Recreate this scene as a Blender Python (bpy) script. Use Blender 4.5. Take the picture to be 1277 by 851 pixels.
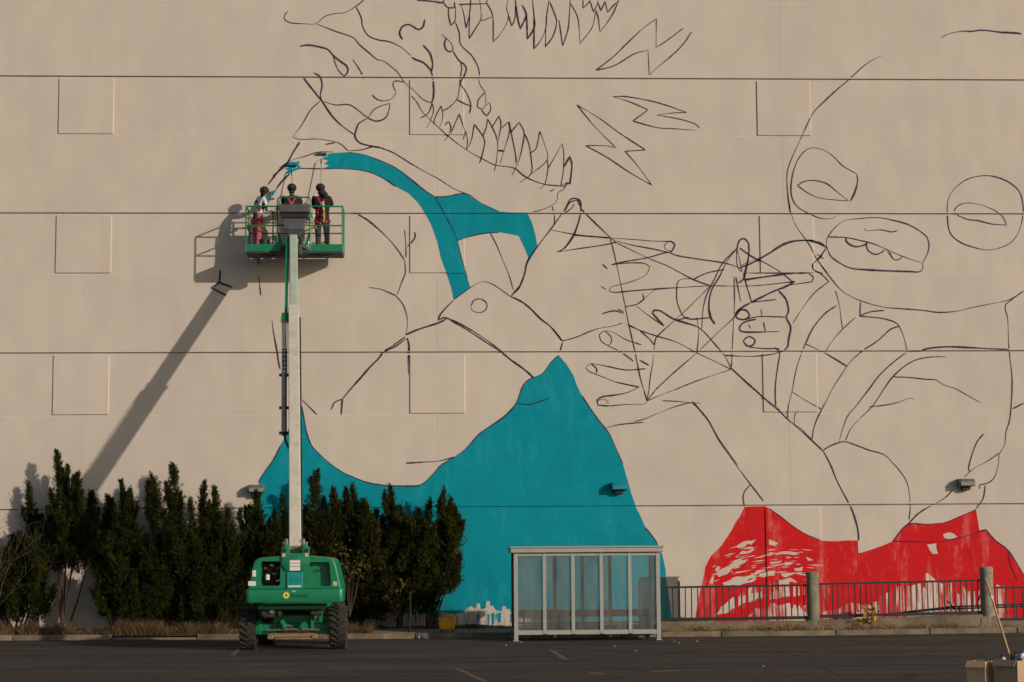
import bpy, bmesh, math, random
import numpy as np
from mathutils import Vector, Matrix
from mathutils.geometry import delaunay_2d_cdt

# ------------------------------------------------------------------ scene, camera, light
for o in list(bpy.data.objects):
    bpy.data.objects.remove(o, do_unlink=True)
SC = bpy.context.scene
COL = SC.collection
R = math.radians
random.seed(7)
RNG = np.random.default_rng(11)

PW, PH, PF = 1277.0, 851.0, 2300.0          # photograph size and focal length in its pixels
CAM = Vector((0.0, -50.5, 2.3))
YAW, PITCH, ROLL = R(2.446), R(6.352), R(-0.388)
FWD = Vector((math.sin(YAW)*math.cos(PITCH), math.cos(YAW)*math.cos(PITCH), math.sin(PITCH)))
_r = Vector((math.cos(YAW), -math.sin(YAW), 0)); _u = _r.cross(FWD)
RGT = _r*math.cos(ROLL) + _u*math.sin(ROLL)
UPV = -_r*math.sin(ROLL) + _u*math.cos(ROLL)
cd = bpy.data.cameras.new('camera'); cam = bpy.data.objects.new('camera', cd); COL.objects.link(cam)
cd.sensor_width = 36.0; cd.lens = 36.0*PF/PW; cd.clip_start = 0.5; cd.clip_end = 6000
m3 = Matrix((RGT, UPV, -FWD)).transposed()
cam.matrix_world = Matrix.Translation(CAM) @ m3.to_4x4()
SC.camera = cam
SC.render.resolution_x, SC.render.resolution_y = 1024, 682

SX, SZ = 1.15, 0.47                          # shadow drift along the facade per metre in front of it
TO_SUN = Vector((SX, -1.0, SZ)).normalized()
sd = bpy.data.lights.new('sun', 'SUN'); sun = bpy.data.objects.new('sun', sd); COL.objects.link(sun)
sd.energy = 3.25; sd.angle = R(0.6); sd.color = (1.0, 0.885, 0.75)
sun.rotation_euler = TO_SUN.to_track_quat('Z', 'Y').to_euler(); sun.location = (40, -40, 30)
W = bpy.data.worlds.new('World'); SC.world = W; W.use_nodes = True
wn = W.node_tree.nodes; wn.clear()
sky = wn.new('ShaderNodeTexSky'); sky.sky_type = 'NISHITA'; sky.sun_disc = False
sky.sun_elevation = math.asin(TO_SUN.z); sky.sun_rotation = math.atan2(TO_SUN.x, TO_SUN.y)
bg = wn.new('ShaderNodeBackground'); bg.inputs[1].default_value = 0.095
wo = wn.new('ShaderNodeOutputWorld')
W.node_tree.links.new(sky.outputs[0], bg.inputs[0]); W.node_tree.links.new(bg.outputs[0], wo.inputs[0])
vs = SC.view_settings; vs.view_transform = 'Standard'; vs.look = 'None'; vs.exposure = -0.02; vs.gamma = 1.0
vs.use_curve_mapping = False

def ray(u, v):
    return FWD + RGT*((u-PW/2)/PF) - UPV*((v-PH/2)/PF)
def at(u, v, Y=0.0):                         # the point of the plane y=Y seen at (u, v) in the photograph
    d = ray(u, v); return CAM + d*((Y-CAM.y)/d.y)
def gnd(u, v, z=0.0):
    d = ray(u, v); return CAM + d*((z-CAM.z)/d.z)

# ------------------------------------------------------------------ object helpers
ORG = {}
def tag(o, label=None, cat=None, group=None, kind=None):
    if label: o['label'] = label
    if cat: o['category'] = cat
    if group: o['group'] = group
    if kind: o['kind'] = kind
    return o
def empty(name, loc, label=None, cat=None, group=None, kind=None):
    o = bpy.data.objects.new(name, None); COL.objects.link(o); o.location = loc
    o.empty_display_size = 0.2; ORG[o.as_pointer()] = Vector(loc)
    return tag(o, label, cat, group, kind)
def link(name, me, parent=None, org=None):
    o = bpy.data.objects.new(name, me); COL.objects.link(o)
    if parent is not None: o.parent = parent
    if org is not None: ORG[o.as_pointer()] = Vector(org)
    return o
def smooth(me, ang=None):
    me.polygons.foreach_set('use_smooth', [True]*len(me.polygons))
    if ang is not None:
        try: me.set_sharp_from_angle(angle=R(ang))
        except Exception: pass

class MB:                                    # gathers shapes in world space, links them as ONE mesh
    def __init__(s): s.v = []; s.f = []; s.m = []; s.mi = 0
    def add(s, vs_, fs_):
        n = len(s.v); s.v += [Vector(p) for p in vs_]
        s.f += [tuple(i+n for i in f) for f in fs_]; s.m += [s.mi]*len(fs_); return s
    def box(s, c, size, M=None, bev=0.0, seg=1):
        hx, hy, hz = size[0]/2, size[1]/2, size[2]/2
        bm = bmesh.new(); bmesh.ops.create_cube(bm, size=1.0)
        for v in bm.verts: v.co = Vector((v.co.x*2*hx, v.co.y*2*hy, v.co.z*2*hz))
        if bev > 0: bmesh.ops.bevel(bm, geom=bm.edges[:], offset=min(bev, .49*min(size)), segments=seg, affect='EDGES', profile=0.5)
        s.bm(bm, Matrix.Translation(Vector(c)) @ (M.to_4x4() if M else Matrix())); return s
    def bm(s, bm, T=None):
        bm.verts.index_update()
        vs_ = [(T @ v.co) if T else v.co.copy() for v in bm.verts]
        fs_ = [tuple(v.index for v in f.verts) for f in bm.faces]
        bm.free(); return s.add(vs_, fs_)
    def bar(s, a, b, w, h=None, up=(0, 0, 1), bev=0.0):        # rectangular bar from a to b
        a = Vector(a); b = Vector(b); h = h or w
        d = b-a; L = d.length; y = d.normalized(); up = Vector(up)
        if abs(y.dot(up.normalized())) > .98: up = Vector((0, 1, 0)) if abs(y.y) < .9 else Vector((1, 0, 0))
        x = y.cross(up).normalized(); z = x.cross(y)
        M = Matrix((x, y, z)).transposed(); return s.box((a+b)/2, (w, L, h), M, bev)
    def tube(s, pts, rad, n=8, cap=True):
        pts = [Vector(p) for p in pts]; k = len(pts)
        rads = rad if isinstance(rad, (list, tuple)) else [rad]*k
        vs_ = []; fs_ = []; prev = None
        for i, p in enumerate(pts):
            t = (pts[min(i+1, k-1)]-pts[max(i-1, 0)]).normalized()
            if prev is None:
                u = t.cross(Vector((0, 0, 1)));
                if u.length < .1: u = t.cross(Vector((0, 1, 0)))
            else: u = prev - t*prev.dot(t)
            u.normalize(); prev = u; w = t.cross(u)
            for j in range(n):
                a = 2*math.pi*j/n; vs_.append(p+(u*math.cos(a)+w*math.sin(a))*rads[i])
        for i in range(k-1):
            for j in range(n):
                fs_.append((i*n+j, i*n+(j+1) % n, (i+1)*n+(j+1) % n, (i+1)*n+j))
        if cap: fs_ += [tuple(range(n-1, -1, -1)), tuple(range((k-1)*n, k*n))]
        return s.add(vs_, fs_)
    def prism(s, poly, d0, d1, axis='y', bev=0.0):            # 2D polygon (a,b) pushed along an axis
        bm = bmesh.new()
        def P(a, b, d): return (a, d, b) if axis == 'y' else ((d, a, b) if axis == 'x' else (a, b, d))
        v0 = [bm.verts.new(P(a, b, d0)) for a, b in poly]; v1 = [bm.verts.new(P(a, b, d1)) for a, b in poly]
        n = len(poly); bm.faces.new(v0); bm.faces.new(v1[::-1])
        for i in range(n): bm.faces.new((v0[i], v1[i], v1[(i+1) % n], v0[(i+1) % n]))
        bmesh.ops.recalc_face_normals(bm, faces=bm.faces[:])
        if bev: bmesh.ops.bevel(bm, geom=bm.edges[:], offset=bev, segments=2, affect='EDGES', profile=.5)
        return s.bm(bm)
    def lathe(s, prof, c, axis='z', n=24):                     # prof: (radius, height)
        vs_ = []; fs_ = []; k = len(prof); c = Vector(c)
        for r, h in prof:
            for j in range(n):
                a = 2*math.pi*j/n; p = (r*math.cos(a), r*math.sin(a), h)
                if axis == 'x': p = (p[2], p[0], p[1])
                elif axis == 'y': p = (p[0], p[2], p[1])
                vs_.append(c+Vector(p))
        for i in range(k-1):
            for j in range(n): fs_.append((i*n+j, i*n+(j+1) % n, (i+1)*n+(j+1) % n, (i+1)*n+j))
        fs_ += [tuple(range(n-1, -1, -1)), tuple(range((k-1)*n, k*n))]
        return s.add(vs_, fs_)
    def ball(s, c, r, n=2, sc=(1, 1, 1), M=None):
        bm = bmesh.new(); bmesh.ops.create_icosphere(bm, subdivisions=n, radius=1.0)
        T = Matrix.Translation(Vector(c)) @ (M.to_4x4() if M else Matrix()) @ Matrix.Diagonal((r*sc[0], r*sc[1], r*sc[2], 1))
        return s.bm(bm, T)
    def build(s, name, mats, parent=None, org=None, sm=None, label=None):
        base = org if org is not None else (ORG.get(root(parent).as_pointer(), Vector()) if parent is not None else Vector())
        base = Vector(base)
        me = bpy.data.meshes.new(name)
        me.from_pydata([p-base for p in s.v], [], s.f)
        for m in (mats if isinstance(mats, (list, tuple)) else [mats]): me.materials.append(m)
        if any(s.m): me.polygons.foreach_set('material_index', s.m)
        bm = bmesh.new(); bm.from_mesh(me); bmesh.ops.recalc_face_normals(bm, faces=bm.faces[:]); bm.to_mesh(me); bm.free()
        if sm: smooth(me, sm)
        me.update()
        o = link(name, me, parent)
        if parent is None: o.location = base; ORG[o.as_pointer()] = base
        if label: o['label'] = label
        return o
def root(o):
    while o.parent is not None: o = o.parent
    return o
def fast_mesh(name, V, F, mat):                                # numpy arrays; F an (n,3) or (n,4) array
    me = bpy.data.meshes.new(name); k = F.shape[1]
    me.vertices.add(len(V)); me.vertices.foreach_set('co', V.astype(np.float32).ravel())
    me.loops.add(F.size); me.loops.foreach_set('vertex_index', F.astype(np.int32).ravel())
    me.polygons.add(len(F)); me.polygons.foreach_set('loop_start', np.arange(0, F.size, k, dtype=np.int32))
    me.update(calc_edges=True); me.validate(); me.materials.append(mat); return me

# ------------------------------------------------------------------ materials
class NT:
    def __init__(s, name):
        s.mat = bpy.data.materials.new(name); s.mat.use_nodes = True; s.t = s.mat.node_tree; s.n = s.t.nodes; s.n.clear()
        s.out = s.n.new('ShaderNodeOutputMaterial'); s.b = s.n.new('ShaderNodeBsdfPrincipled')
        s.l(s.b.outputs[0], s.out.inputs[0]); s.tc = None
    def l(s, a, b): s.t.links.new(a, b)
    def co(s, scale=(1, 1, 1), src='geo', rot=(0, 0, 0)):
        if src == 'geo': g = s.n.new('ShaderNodeNewGeometry'); o = g.outputs['Position']
        else: g = s.n.new('ShaderNodeTexCoord'); o = g.outputs['Object']
        m = s.n.new('ShaderNodeMapping'); m.inputs['Scale'].default_value = scale; m.inputs['Rotation'].default_value = rot
        s.l(o, m.inputs[0]); return m.outputs[0]
    def noise(s, scale=5, detail=4, rough=.55, vec=None, dist=0):
        t = s.n.new('ShaderNodeTexNoise'); t.inputs['Scale'].default_value = scale; t.inputs['Detail'].default_value = detail
        t.inputs['Roughness'].default_value = rough; t.inputs['Distortion'].default_value = dist
        s.l(vec if vec is not None else s.co(), t.inputs['Vector']); return t.outputs['Fac']
    def vor(s, scale=5, vec=None, feat='F1', out='Distance'):
        t = s.n.new('ShaderNodeTexVoronoi'); t.feature = feat; t.inputs['Scale'].default_value = scale
        s.l(vec if vec is not None else s.co(), t.inputs['Vector']); return t.outputs[out]
    def ramp(s, fac, stops):
        r = s.n.new('ShaderNodeValToRGB'); e = r.color_ramp.elements
        while len(e) < len(stops): e.new(.5)
        for i, (p, c) in enumerate(stops):
            e[i].position = p; e[i].color = (c, c, c, 1) if isinstance(c, (int, float)) else (*c, 1)
        s.l(fac, r.inputs[0]); return r.outputs[0]
    def mix(s, fac, a, b, mode='MIX'):
        m = s.n.new('ShaderNodeMix'); m.data_type = 'RGBA'; m.blend_type = mode
        for sock, v in ((m.inputs[0], fac), (m.inputs[6], a), (m.inputs[7], b)):
            if isinstance(v, (int, float)): sock.default_value = v if sock == m.inputs[0] else (v, v, v, 1)
            elif isinstance(v, tuple): sock.default_value = (*v, 1)
            else: s.l(v, sock)
        return m.outputs[2]
    def math(s, op, a, b=0.5):
        m = s.n.new('ShaderNodeMath'); m.operation = op
        for i, v in enumerate((a, b)):
            if isinstance(v, (int, float)): m.inputs[i].default_value = v
            else: s.l(v, m.inputs[i])
        return m.outputs[0]
    def color(s, c):
        if isinstance(c, tuple): s.b.inputs['Base Color'].default_value = (*c, 1)
        else: s.l(c, s.b.inputs['Base Color'])
        return s
    def set(s, rough=.6, metal=0.0, spec=.5):
        if isinstance(rough, (int, float)): s.b.inputs['Roughness'].default_value = rough
        else: s.l(rough, s.b.inputs['Roughness'])
        s.b.inputs['Metallic'].default_value = metal; s.b.inputs['Specular IOR Level'].default_value = spec; return s
    def bump(s, h, strength=.3, dist=.02):
        b = s.n.new('ShaderNodeBump'); b.inputs['Strength'].default_value = strength; b.inputs['Distance'].default_value = dist
        s.l(h, b.inputs['Height']); s.l(b.outputs[0], s.b.inputs['Normal']); return s
def simple(name, c, rough=.6, metal=0.0, var=.25, scale=6.0, bump=.1, spec=.4, dirt=None, src='geo'):
    t = NT(name); n = t.noise(scale, 5, .6, t.co(src=src))
    lo = tuple(x*(1-var) for x in c); hi = tuple(min(1, x*(1+var)) for x in c)
    col = t.ramp(n, [(.3, lo), (.7, hi)])
    if dirt:
        n2 = t.noise(scale*.6, 6, .7, t.co(src=src)); col = t.mix(t.ramp(n2, [(.5, 0.0), (.72, .75)]), col, dirt)
    t.color(col).set(rough, metal, spec)
    if bump: t.bump(t.noise(scale*8, 3, .6, t.co(src=src)), bump, .01)
    return t.mat
M = {}
WALLC = (.51, .440, .374)
def wall_mat():
    t = NT('painted_concrete')
    big = t.ramp(t.noise(.35, 4, .55), [(.3, tuple(x*.95 for x in WALLC)), (.7, tuple(min(1, x*1.04) for x in WALLC))])
    roll = t.ramp(t.noise(1.6, 2, .4, t.co((1, 1, .5))), [(.38, .97), (.62, 1.025)])
    c = t.mix(1.0, big, roll, 'MULTIPLY')
    st = t.ramp(t.noise(1.0, 5, .65, t.co((5.0, 1, .16))), [(.5, 0.0), (.8, .12)])     # rain streaks
    c = t.mix(st, c, (.36, .30, .24))
    sp = t.ramp(t.vor(1.1, t.co((1, 0, 1))), [(.0, .8), (.022, .6), (.03, 0.0)])
    c = t.mix(t.mix(.5, 0.0, sp), c, (.2, .17, .13))
    t.color(c).set(.85, 0, .25)
    t.bump(t.noise(22, 6, .7), .22, .012); return t.mat
M['wall'] = wall_mat()
def paint_mat(name, c1, c2, c3, c4, thin):
    t = NT(name)
    n = t.noise(.9, 5, .6, t.co((1.2, 1, .7), rot=(0, .35, 0)), .6)
    c = t.ramp(n, [(.32, c1), (.5, c2), (.66, c1), (.78, c3)])
    s2 = t.ramp(t.noise(2.6, 5, .7, t.co((.6, 1, 2.4), rot=(0, .3, 0))), [(.54, 0.0), (.70, .45)])
    c = t.mix(s2, c, c3)
    s3 = t.ramp(t.noise(1.1, 6, .75, t.co((1.6, 1, .5))), [(.53, 0.0), (.65, thin)]); c = t.mix(s3, c, c4)
    # worn sheen of thin coat towards the foot of the facade is a mottled roller pattern
    t.color(c).set(.75, 0, .12); t.bump(t.noise(25, 5, .7), .2, .01); return t.mat
M['teal'] = paint_mat('teal_mural_paint', (.0, .20, .255), (.0, .225, .285), (.004, .28, .34), (.02, .30, .35), .35)
M['red'] = paint_mat('red_mural_paint', (.47, .008, .011), (.53, .010, .014), (.57, .035, .038), (.60, .14, .12), .75)
def streak_mat(name, c, lo, hi):
    t = NT(name)
    n = t.noise(1.0, 4, .65, t.co((9.0, 1, .75)))
    n2 = t.noise(.8, 3, .5, t.co((1.3, 1, .5)))
    k = t.math('ADD', t.math('MULTIPLY', n, .72), t.math('MULTIPLY', n2, .4))
    f = t.ramp(k, [(lo, 0.0), (hi, 1.0)])
    t.color(t.mix(f, tuple(x*1.12 for x in WALLC), c)).set(.7, 0, .25); t.bump(t.noise(25, 5, .7), .2, .01); return t.mat
M['red_streak'] = streak_mat('dry_brushed_red_paint', (.47, .03, .03), .50, .60)
M['teal_streak'] = streak_mat('dry_brushed_teal_paint', (.01, .20, .23), .52, .60)
def line_mat():
    t = NT('black_spray_line')
    at_ = t.n.new('ShaderNodeAttribute'); at_.attribute_name = 'side'
    a = t.math('ABSOLUTE', at_.outputs['Fac'], 0)
    n = t.noise(7, 5, .65)
    d = t.math('ADD', a, t.math('MULTIPLY', t.math('SUBTRACT', n, .5), 1.1))
    alpha = t.ramp(d, [(.30, .92), (.65, .60), (1.0, 0.0)])
    t.color((.026, .014, .042)).set(.75, 0, .2)
    t.l(alpha, t.b.inputs['Alpha']); return t.mat
M['line'] = line_mat()
M['caulk'] = simple('pale_joint_caulk', tuple(x*1.12 for x in WALLC), .85, 0, .05, 3, 0, .2)
M['core'] = simple('concrete_backing', (.34, .29, .23), .9, 0, .15, 2)
M['coping'] = simple('coping_metal', (.4, .36, .3), .5, .3, .1, 3)
def asphalt_mat():
    t = NT('asphalt')
    c = t.ramp(t.noise(.5, 6, .65, t.co((.5, 2.2, 1))), [(.3, (.029, .0215, .0160)), (.55, (.051, .0375, .028)), (.75, (.080, .059, .043))])
    ag = t.ramp(t.noise(60, 3, .7), [(.35, .65), (.7, 1.4)]); c = t.mix(1.0, c, ag, 'MULTIPLY')
    st = t.ramp(t.noise(.8, 5, .6, t.co((.15, 1.4, 1), rot=(0, 0, .04))), [(.46, 0.0), (.58, .8)])
    c = t.mix(st, c, (.014, .012, .011))
    l2 = t.ramp(t.noise(1.0, 4, .6, t.co((.08, .8, 1), rot=(0, 0, -.03))), [(.55, 0.0), (.68, .55)]); c = t.mix(l2, c, (.064, .052, .041))
    e = t.vor(.33, t.mix(.08, t.co((.5, 1, 1)), t.n.new('ShaderNodeTexNoise').outputs['Color']), 'DISTANCE_TO_EDGE')
    cr = t.ramp(e, [(.0, 1.0), (.007, .7), (.013, 0.0)]); c = t.mix(cr, c, (.012, .012, .012))
    du = t.ramp(t.noise(1.3, 5, .7), [(.56, 0.0), (.75, .35)]); c = t.mix(du, c, (.085, .072, .055))
    t.color(c).set(.86, 0, .3); t.bump(t.noise(90, 3, .7), .55, .012); return t.mat
M['asphalt'] = asphalt_mat()
M['tar'] = simple('tar_crack_filler', (.010, .009, .008), .7, 0, .3, 5, .2)
M['soil'] = simple('dry_soil', (.085, .060, .038), .95, 0, .5, 3, .6)
M['kerb'] = simple('kerb_concrete', (.15, .112, .074), .9, 0, .4, 2.2, .5, dirt=(.055, .038, .024))
M['oldconc'] = simple('weathered_concrete', (.17, .130, .085), .92, 0, .3, 2.2, .5, dirt=(.07, .052, .032))
M['postconc'] = simple('mossy_concrete', (.21, .185, .135), .92, 0, .3, 3.5, .5, dirt=(.085, .08, .045))
M['yellowline'] = streak_mat('worn_yellow_marking', (.42, .27, .07), .50, .54)
def worn_line(name, c):
    t = NT(name); f = t.ramp(t.noise(9, 5, .7), [(.42, 0.0), (.58, 1.0)])
    t.color(t.mix(f, (.042, .040, .037), c)).set(.85, 0, .3); return t.mat
M['yellowline'] = worn_line('worn_yellow_marking', (.20, .135, .05)); M['whiteline'] = worn_line('worn_pale_marking', (.12, .11, .095))
M['orangeline'] = worn_line('worn_orange_marking', (.30, .13, .05))
M['iron'] = simple('black_painted_iron', (.018, .017, .018), .5, .2, .3, 8, .1)
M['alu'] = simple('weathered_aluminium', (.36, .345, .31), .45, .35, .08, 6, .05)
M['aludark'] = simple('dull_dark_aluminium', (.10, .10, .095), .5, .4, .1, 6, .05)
M['wood'] = simple('varnished_wood', (.20, .085, .045), .6, 0, .3, 5, .1)
M['pole'] = simple('bare_wood_pole', (.42, .25, .11), .55, 0, .2, 9, .1)
M['green'] = simple('green_machine_paint', (.002, .165, .068), .38, 0, .12, 4, .03, spec=.5, dirt=(.010, .12, .055))
M['greenlt'] = simple('pale_green_paint', (.33, .40, .31), .5, 0, .12, 5, .05, dirt=(.3, .3, .22))
M['cream'] = simple('cream_boom_paint', (.50, .46, .37), .5, 0, .1, 3, .05, dirt=(.34, .30, .23))
M['tealplate'] = simple('teal_green_plate', (.008, .22, .19), .42, 0, .15, 5, .03)
M['black'] = simple('black_rubbery_plastic', (.012, .012, .012), .6, 0, .3, 8, .1)
M['engine'] = simple('grimy_engine_metal', (.045, .035, .028), .6, .4, .6, 20, .2)
M['grey'] = simple('grey_plastic', (.075, .075, .078), .55, 0, .2, 6, .1)
M['greydk'] = simple('dark_grey_canvas', (.045, .045, .047), .75, 0, .3, 9, .2)
M['tyre'] = simple('dusty_tyre_rubber', (.022, .019, .016), .85, 0, .4, 7, .2, dirt=(.065, .05, .035))
M['rim'] = simple('rim_paint', (.30, .28, .22), .5, .1, .15, 6)
M['steel'] = simple('bare_steel', (.35, .33, .30), .35, .8, .2, 8)
M['rust'] = simple('rusty_drawbar', (.22, .13, .07), .8, .1, .35, 8, .3)
M['decal'] = simple('white_decal', (.62, .60, .55), .5, 0, .1, 10, 0)
M['decalred'] = simple('red_decal', (.40, .05, .035), .5, 0, .1, 10, 0)
M['decaltan'] = simple('tan_decal', (.48, .40, .22), .5, 0, .2, 14, 0)
M['sunyellow'] = simple('yellow_decal', (.75, .52, .02), .5, 0, .1, 10, 0)
M['ink'] = simple('black_lettering', (.012, .02, .014), .6, 0, .1, 10, 0)
M['ink2'] = simple('dark_green_lettering', (.005, .13, .09), .6, 0, .1, 10, 0)
M['lampbody'] = simple('lamp_housing', (.13, .125, .11), .55, .2, .2, 9)
M['lampdark'] = simple('dark_lamp_underside', (.02, .02, .02), .6, 0, .2, 9)
M['lamplens'] = simple('dusty_lamp_lens', (.22, .205, .17), .25, 0, .2, 9)
M['teallamp'] = simple('lamp_painted_over_teal', (.003, .19, .22), .5, 0, .1, 9)
M['mop'] = simple('yellow_bucket_plastic', (.62, .30, .012), .5, 0, .18, 8, .1, dirt=(.42, .16, .01))
M['card'] = simple('corrugated_cardboard', (.40, .265, .155), .85, 0, .1, 4, .1)
M['scrap'] = simple('dirty_paper', (.30, .29, .27), .8, 0, .2, 8, 0)
M['white'] = simple('white_plastic', (.62, .61, .58), .5, 0, .08, 8, .05)
M['bluecan'] = simple('blue_can', (.02, .035, .17), .4, .1, .2, 12)
def foliage(name, a, b, c, rough=.6):
    t = NT(name); g = t.n.new('ShaderNodeNewGeometry')
    n = t.noise(3.2, 3, .6)
    k = t.math('ADD', t.math('MULTIPLY', n, .7), t.math('MULTIPLY', g.outputs['Random Per Island'], .4))
    col = t.ramp(k, [(.3, a), (.55, b), (.8, c)])
    t.color(col).set(rough, 0, .08)
    tr = t.n.new('ShaderNodeBsdfTranslucent'); t.l(col, tr.inputs[0]); mx = t.n.new('ShaderNodeMixShader'); mx.inputs[0].default_value = .12
    t.l(t.b.outputs[0], mx.inputs[1]); t.l(tr.outputs[0], mx.inputs[2]); t.l(mx.outputs[0], t.out.inputs[0]); return t.mat
M['juniper'] = foliage('juniper_sprays', (.005, .008, .0015), (.016, .022, .003), (.052, .056, .009))
M['juniper2'] = foliage('yellowish_juniper_sprays', (.007, .010, .002), (.022, .026, .004), (.066, .062, .012))
M['vine'] = foliage('yellow_green_leaves', (.035, .038, .007), (.08, .068, .012), (.13, .095, .02))
M['autumn'] = foliage('orange_autumn_leaves', (.26, .10, .015), (.42, .19, .02), (.50, .28, .04))
M['straw'] = foliage('dry_straw', (.055, .034, .016), (.115, .074, .034), (.20, .135, .062))
M['straw_pale'] = foliage('pale_dry_straw', (.12, .080, .035), (.22, .155, .075), (.32, .24, .12))
M['weed'] = foliage('withered_weeds', (.020, .018, .008), (.050, .040, .016), (.085, .062, .026))
M['twig'] = simple('grey_pink_twigs', (.13, .095, .075), .9, 0, .2, 8)
M['bark'] = simple('juniper_bark', (.055, .036, .024), .9, 0, .3, 8, .4)
def glass_mat(name, tint, haze, hazec, gl=.08):
    t = NT(name); t.n.remove(t.b)
    tr = t.n.new('ShaderNodeBsdfTransparent'); tr.inputs[0].default_value = (*tint, 1)
    gs = t.n.new('ShaderNodeBsdfGlossy'); gs.inputs['Roughness'].default_value = .03; gs.inputs[0].default_value = (.9, .9, .9, 1)
    df = t.n.new('ShaderNodeBsdfDiffuse'); df.inputs[0].default_value = (*hazec, 1)
    fr = t.n.new('ShaderNodeFresnel'); fr.inputs[0].default_value = 1.45
    m1 = t.n.new('ShaderNodeMixShader'); t.l(fr.outputs[0], m1.inputs[0]); t.l(tr.outputs[0], m1.inputs[1]); t.l(gs.outputs[0], m1.inputs[2])
    m2 = t.n.new('ShaderNodeMixShader'); f = t.ramp(t.noise(2.2, 5, .65, t.co((2.2, 2.2, .5))), [(.3, haze*.4), (.72, haze*1.7)])
    t.l(f, m2.inputs[0]); t.l(m1.outputs[0], m2.inputs[1]); t.l(df.outputs[0], m2.inputs[2]); t.l(m2.outputs[0], t.out.inputs[0]); return t.mat
M['glass'] = glass_mat('dusty_shelter_glass', (.98, .985, .98), .17, (.40, .39, .355))
M['tint'] = glass_mat('smoked_glass', (.52, .53, .54), .03, (.2, .2, .2))
# people
M['skin'] = simple('brown_skin', (.23, .115, .07), .6, 0, .08, 12, 0)
M['hair'] = simple('dark_hair', (.012, .009, .007), .7, 0, .3, 30, .2)
M['blackcloth'] = simple('black_cotton', (.014, .012, .012), .9, 0, .25, 14, .2)
M['jeans'] = simple('dark_blue_denim', (.034, .040, .054), .9, 0, .3, 14, .2)
M['pink'] = simple('faded_pink_trousers', (.36, .095, .10), .9, 0, .15, 9, .2)
M['harness'] = simple('red_webbing', (.42, .018, .022), .7, 0, .15, 14, 0)
M['yellow'] = simple('yellow_lanyard', (.62, .40, .03), .7, 0, .15, 14, 0)
def print_mat():
    t = NT('printed_shirt_cloth'); v = t.vor(9, t.co(src='obj'), 'F1', 'Color'); s2 = t.n.new('ShaderNodeSeparateColor'); t.l(v, s2.inputs[0])
    c = t.ramp(s2.outputs[0], [(.2, (.50, .47, .45)), (.34, (.05, .03, .04)), (.58, (.18, .05, .07)), (.72, (.52, .49, .47)), (.84, (.07, .06, .09))])
    for n in t.n:
        if n.type == 'VALTORGB': n.color_ramp.interpolation = 'CONSTANT'
    t.color(c).set(.9, 0, .2); return t.mat
M['print'] = print_mat()

# ------------------------------------------------------------------ the setting: ground, kerb, planting strip
KERB = [(-60, -1.6), (-16, -2.2), (-10, -2.5), (-5, -3.0), (0, -3.4), (4, -3.65), (9, -3.7), (13, -3.3), (17, -2.8), (60, -1.8)]
def kerb_y(x):
    for (a, ya), (b, yb) in zip(KERB, KERB[1:]):
        if a <= x <= b:
            return ya + (yb-ya)*(x-a)/(b-a)
    return -3
g = MB(); g.add([(-2500, -2500, 0), (2500, -2500, 0), (2500, 3000, 0), (-2500, 3000, 0)], [(0, 1, 2, 3)])
tag(g.build('asphalt_ground', M['asphalt']), 'dark cracked asphalt of the parking lot', None, None, 'structure')
g = MB(); xs = list(np.linspace(-45, 45, 91)); ny = 8
VV = []; FF = []
for i, x in enumerate(xs):
    k = kerb_y(x)+.10
    for j in range(ny):
        t_ = j/(ny-1); y = k+(0.3-k)*t_
        z = .10+.09*t_ + (.03*math.sin(x*2.1+j) + random.uniform(-.02, .02) if 0 < j else 0)
        VV.append((x, y, z))
for i in range(len(xs)-1):
    for j in range(ny-1): FF.append((i*ny+j, (i+1)*ny+j, (i+1)*ny+j+1, i*ny+j+1))
g.add(VV, FF); tag(g.build('planting_strip', M['soil'], sm=60), 'bare dry soil strip at the foot of the building', None, None, 'structure')
kr = empty('kerb', (0, -3.4, 0), 'pale concrete kerb along the edge of the asphalt', None, None, 'structure')
x = -44.0
while x < 44:
    L = random.uniform(2.2, 3.0); x2 = x+L-.025
    zt = .135+random.uniform(-.008, .008)
    mid = (x+x2)/2
    if -9.0 < mid < -6.6: zt = .06
    a = Vector((x, kerb_y(x), 0)); b = Vector((x2, kerb_y(x2), 0)); n = Vector((-(b-a).y, (b-a).x, 0)).normalized()*.28
    bm = bmesh.new()
    vb = [bm.verts.new(p) for p in (a+Vector((0, 0, -.1)), b+Vector((0, 0, -.1)), b+n+Vector((0, 0, -.1)), a+n+Vector((0, 0, -.1)))]
    vt = [bm.verts.new(p) for p in (a+Vector((0, .03, zt)), b+Vector((0, .03, zt+random.uniform(-.006, .006))), b+n+Vector((0, 0, zt)), a+n+Vector((0, 0, zt)))]
    bm.faces.new(vb[::-1]); bm.faces.new(vt)
    for i in range(4): bm.faces.new((vb[i], vb[(i+1) % 4], vt[(i+1) % 4], vt[i]))
    bmesh.ops.recalc_face_normals(bm, faces=bm.faces[:])
    bmesh.ops.bevel(bm, geom=[e for e in bm.edges], offset=.018, segments=2, affect='EDGES', profile=.5)
    k = MB(); k.bm(bm); k.build('kerbstone', M['kerb'], kr, sm=40)
    x += L
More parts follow.
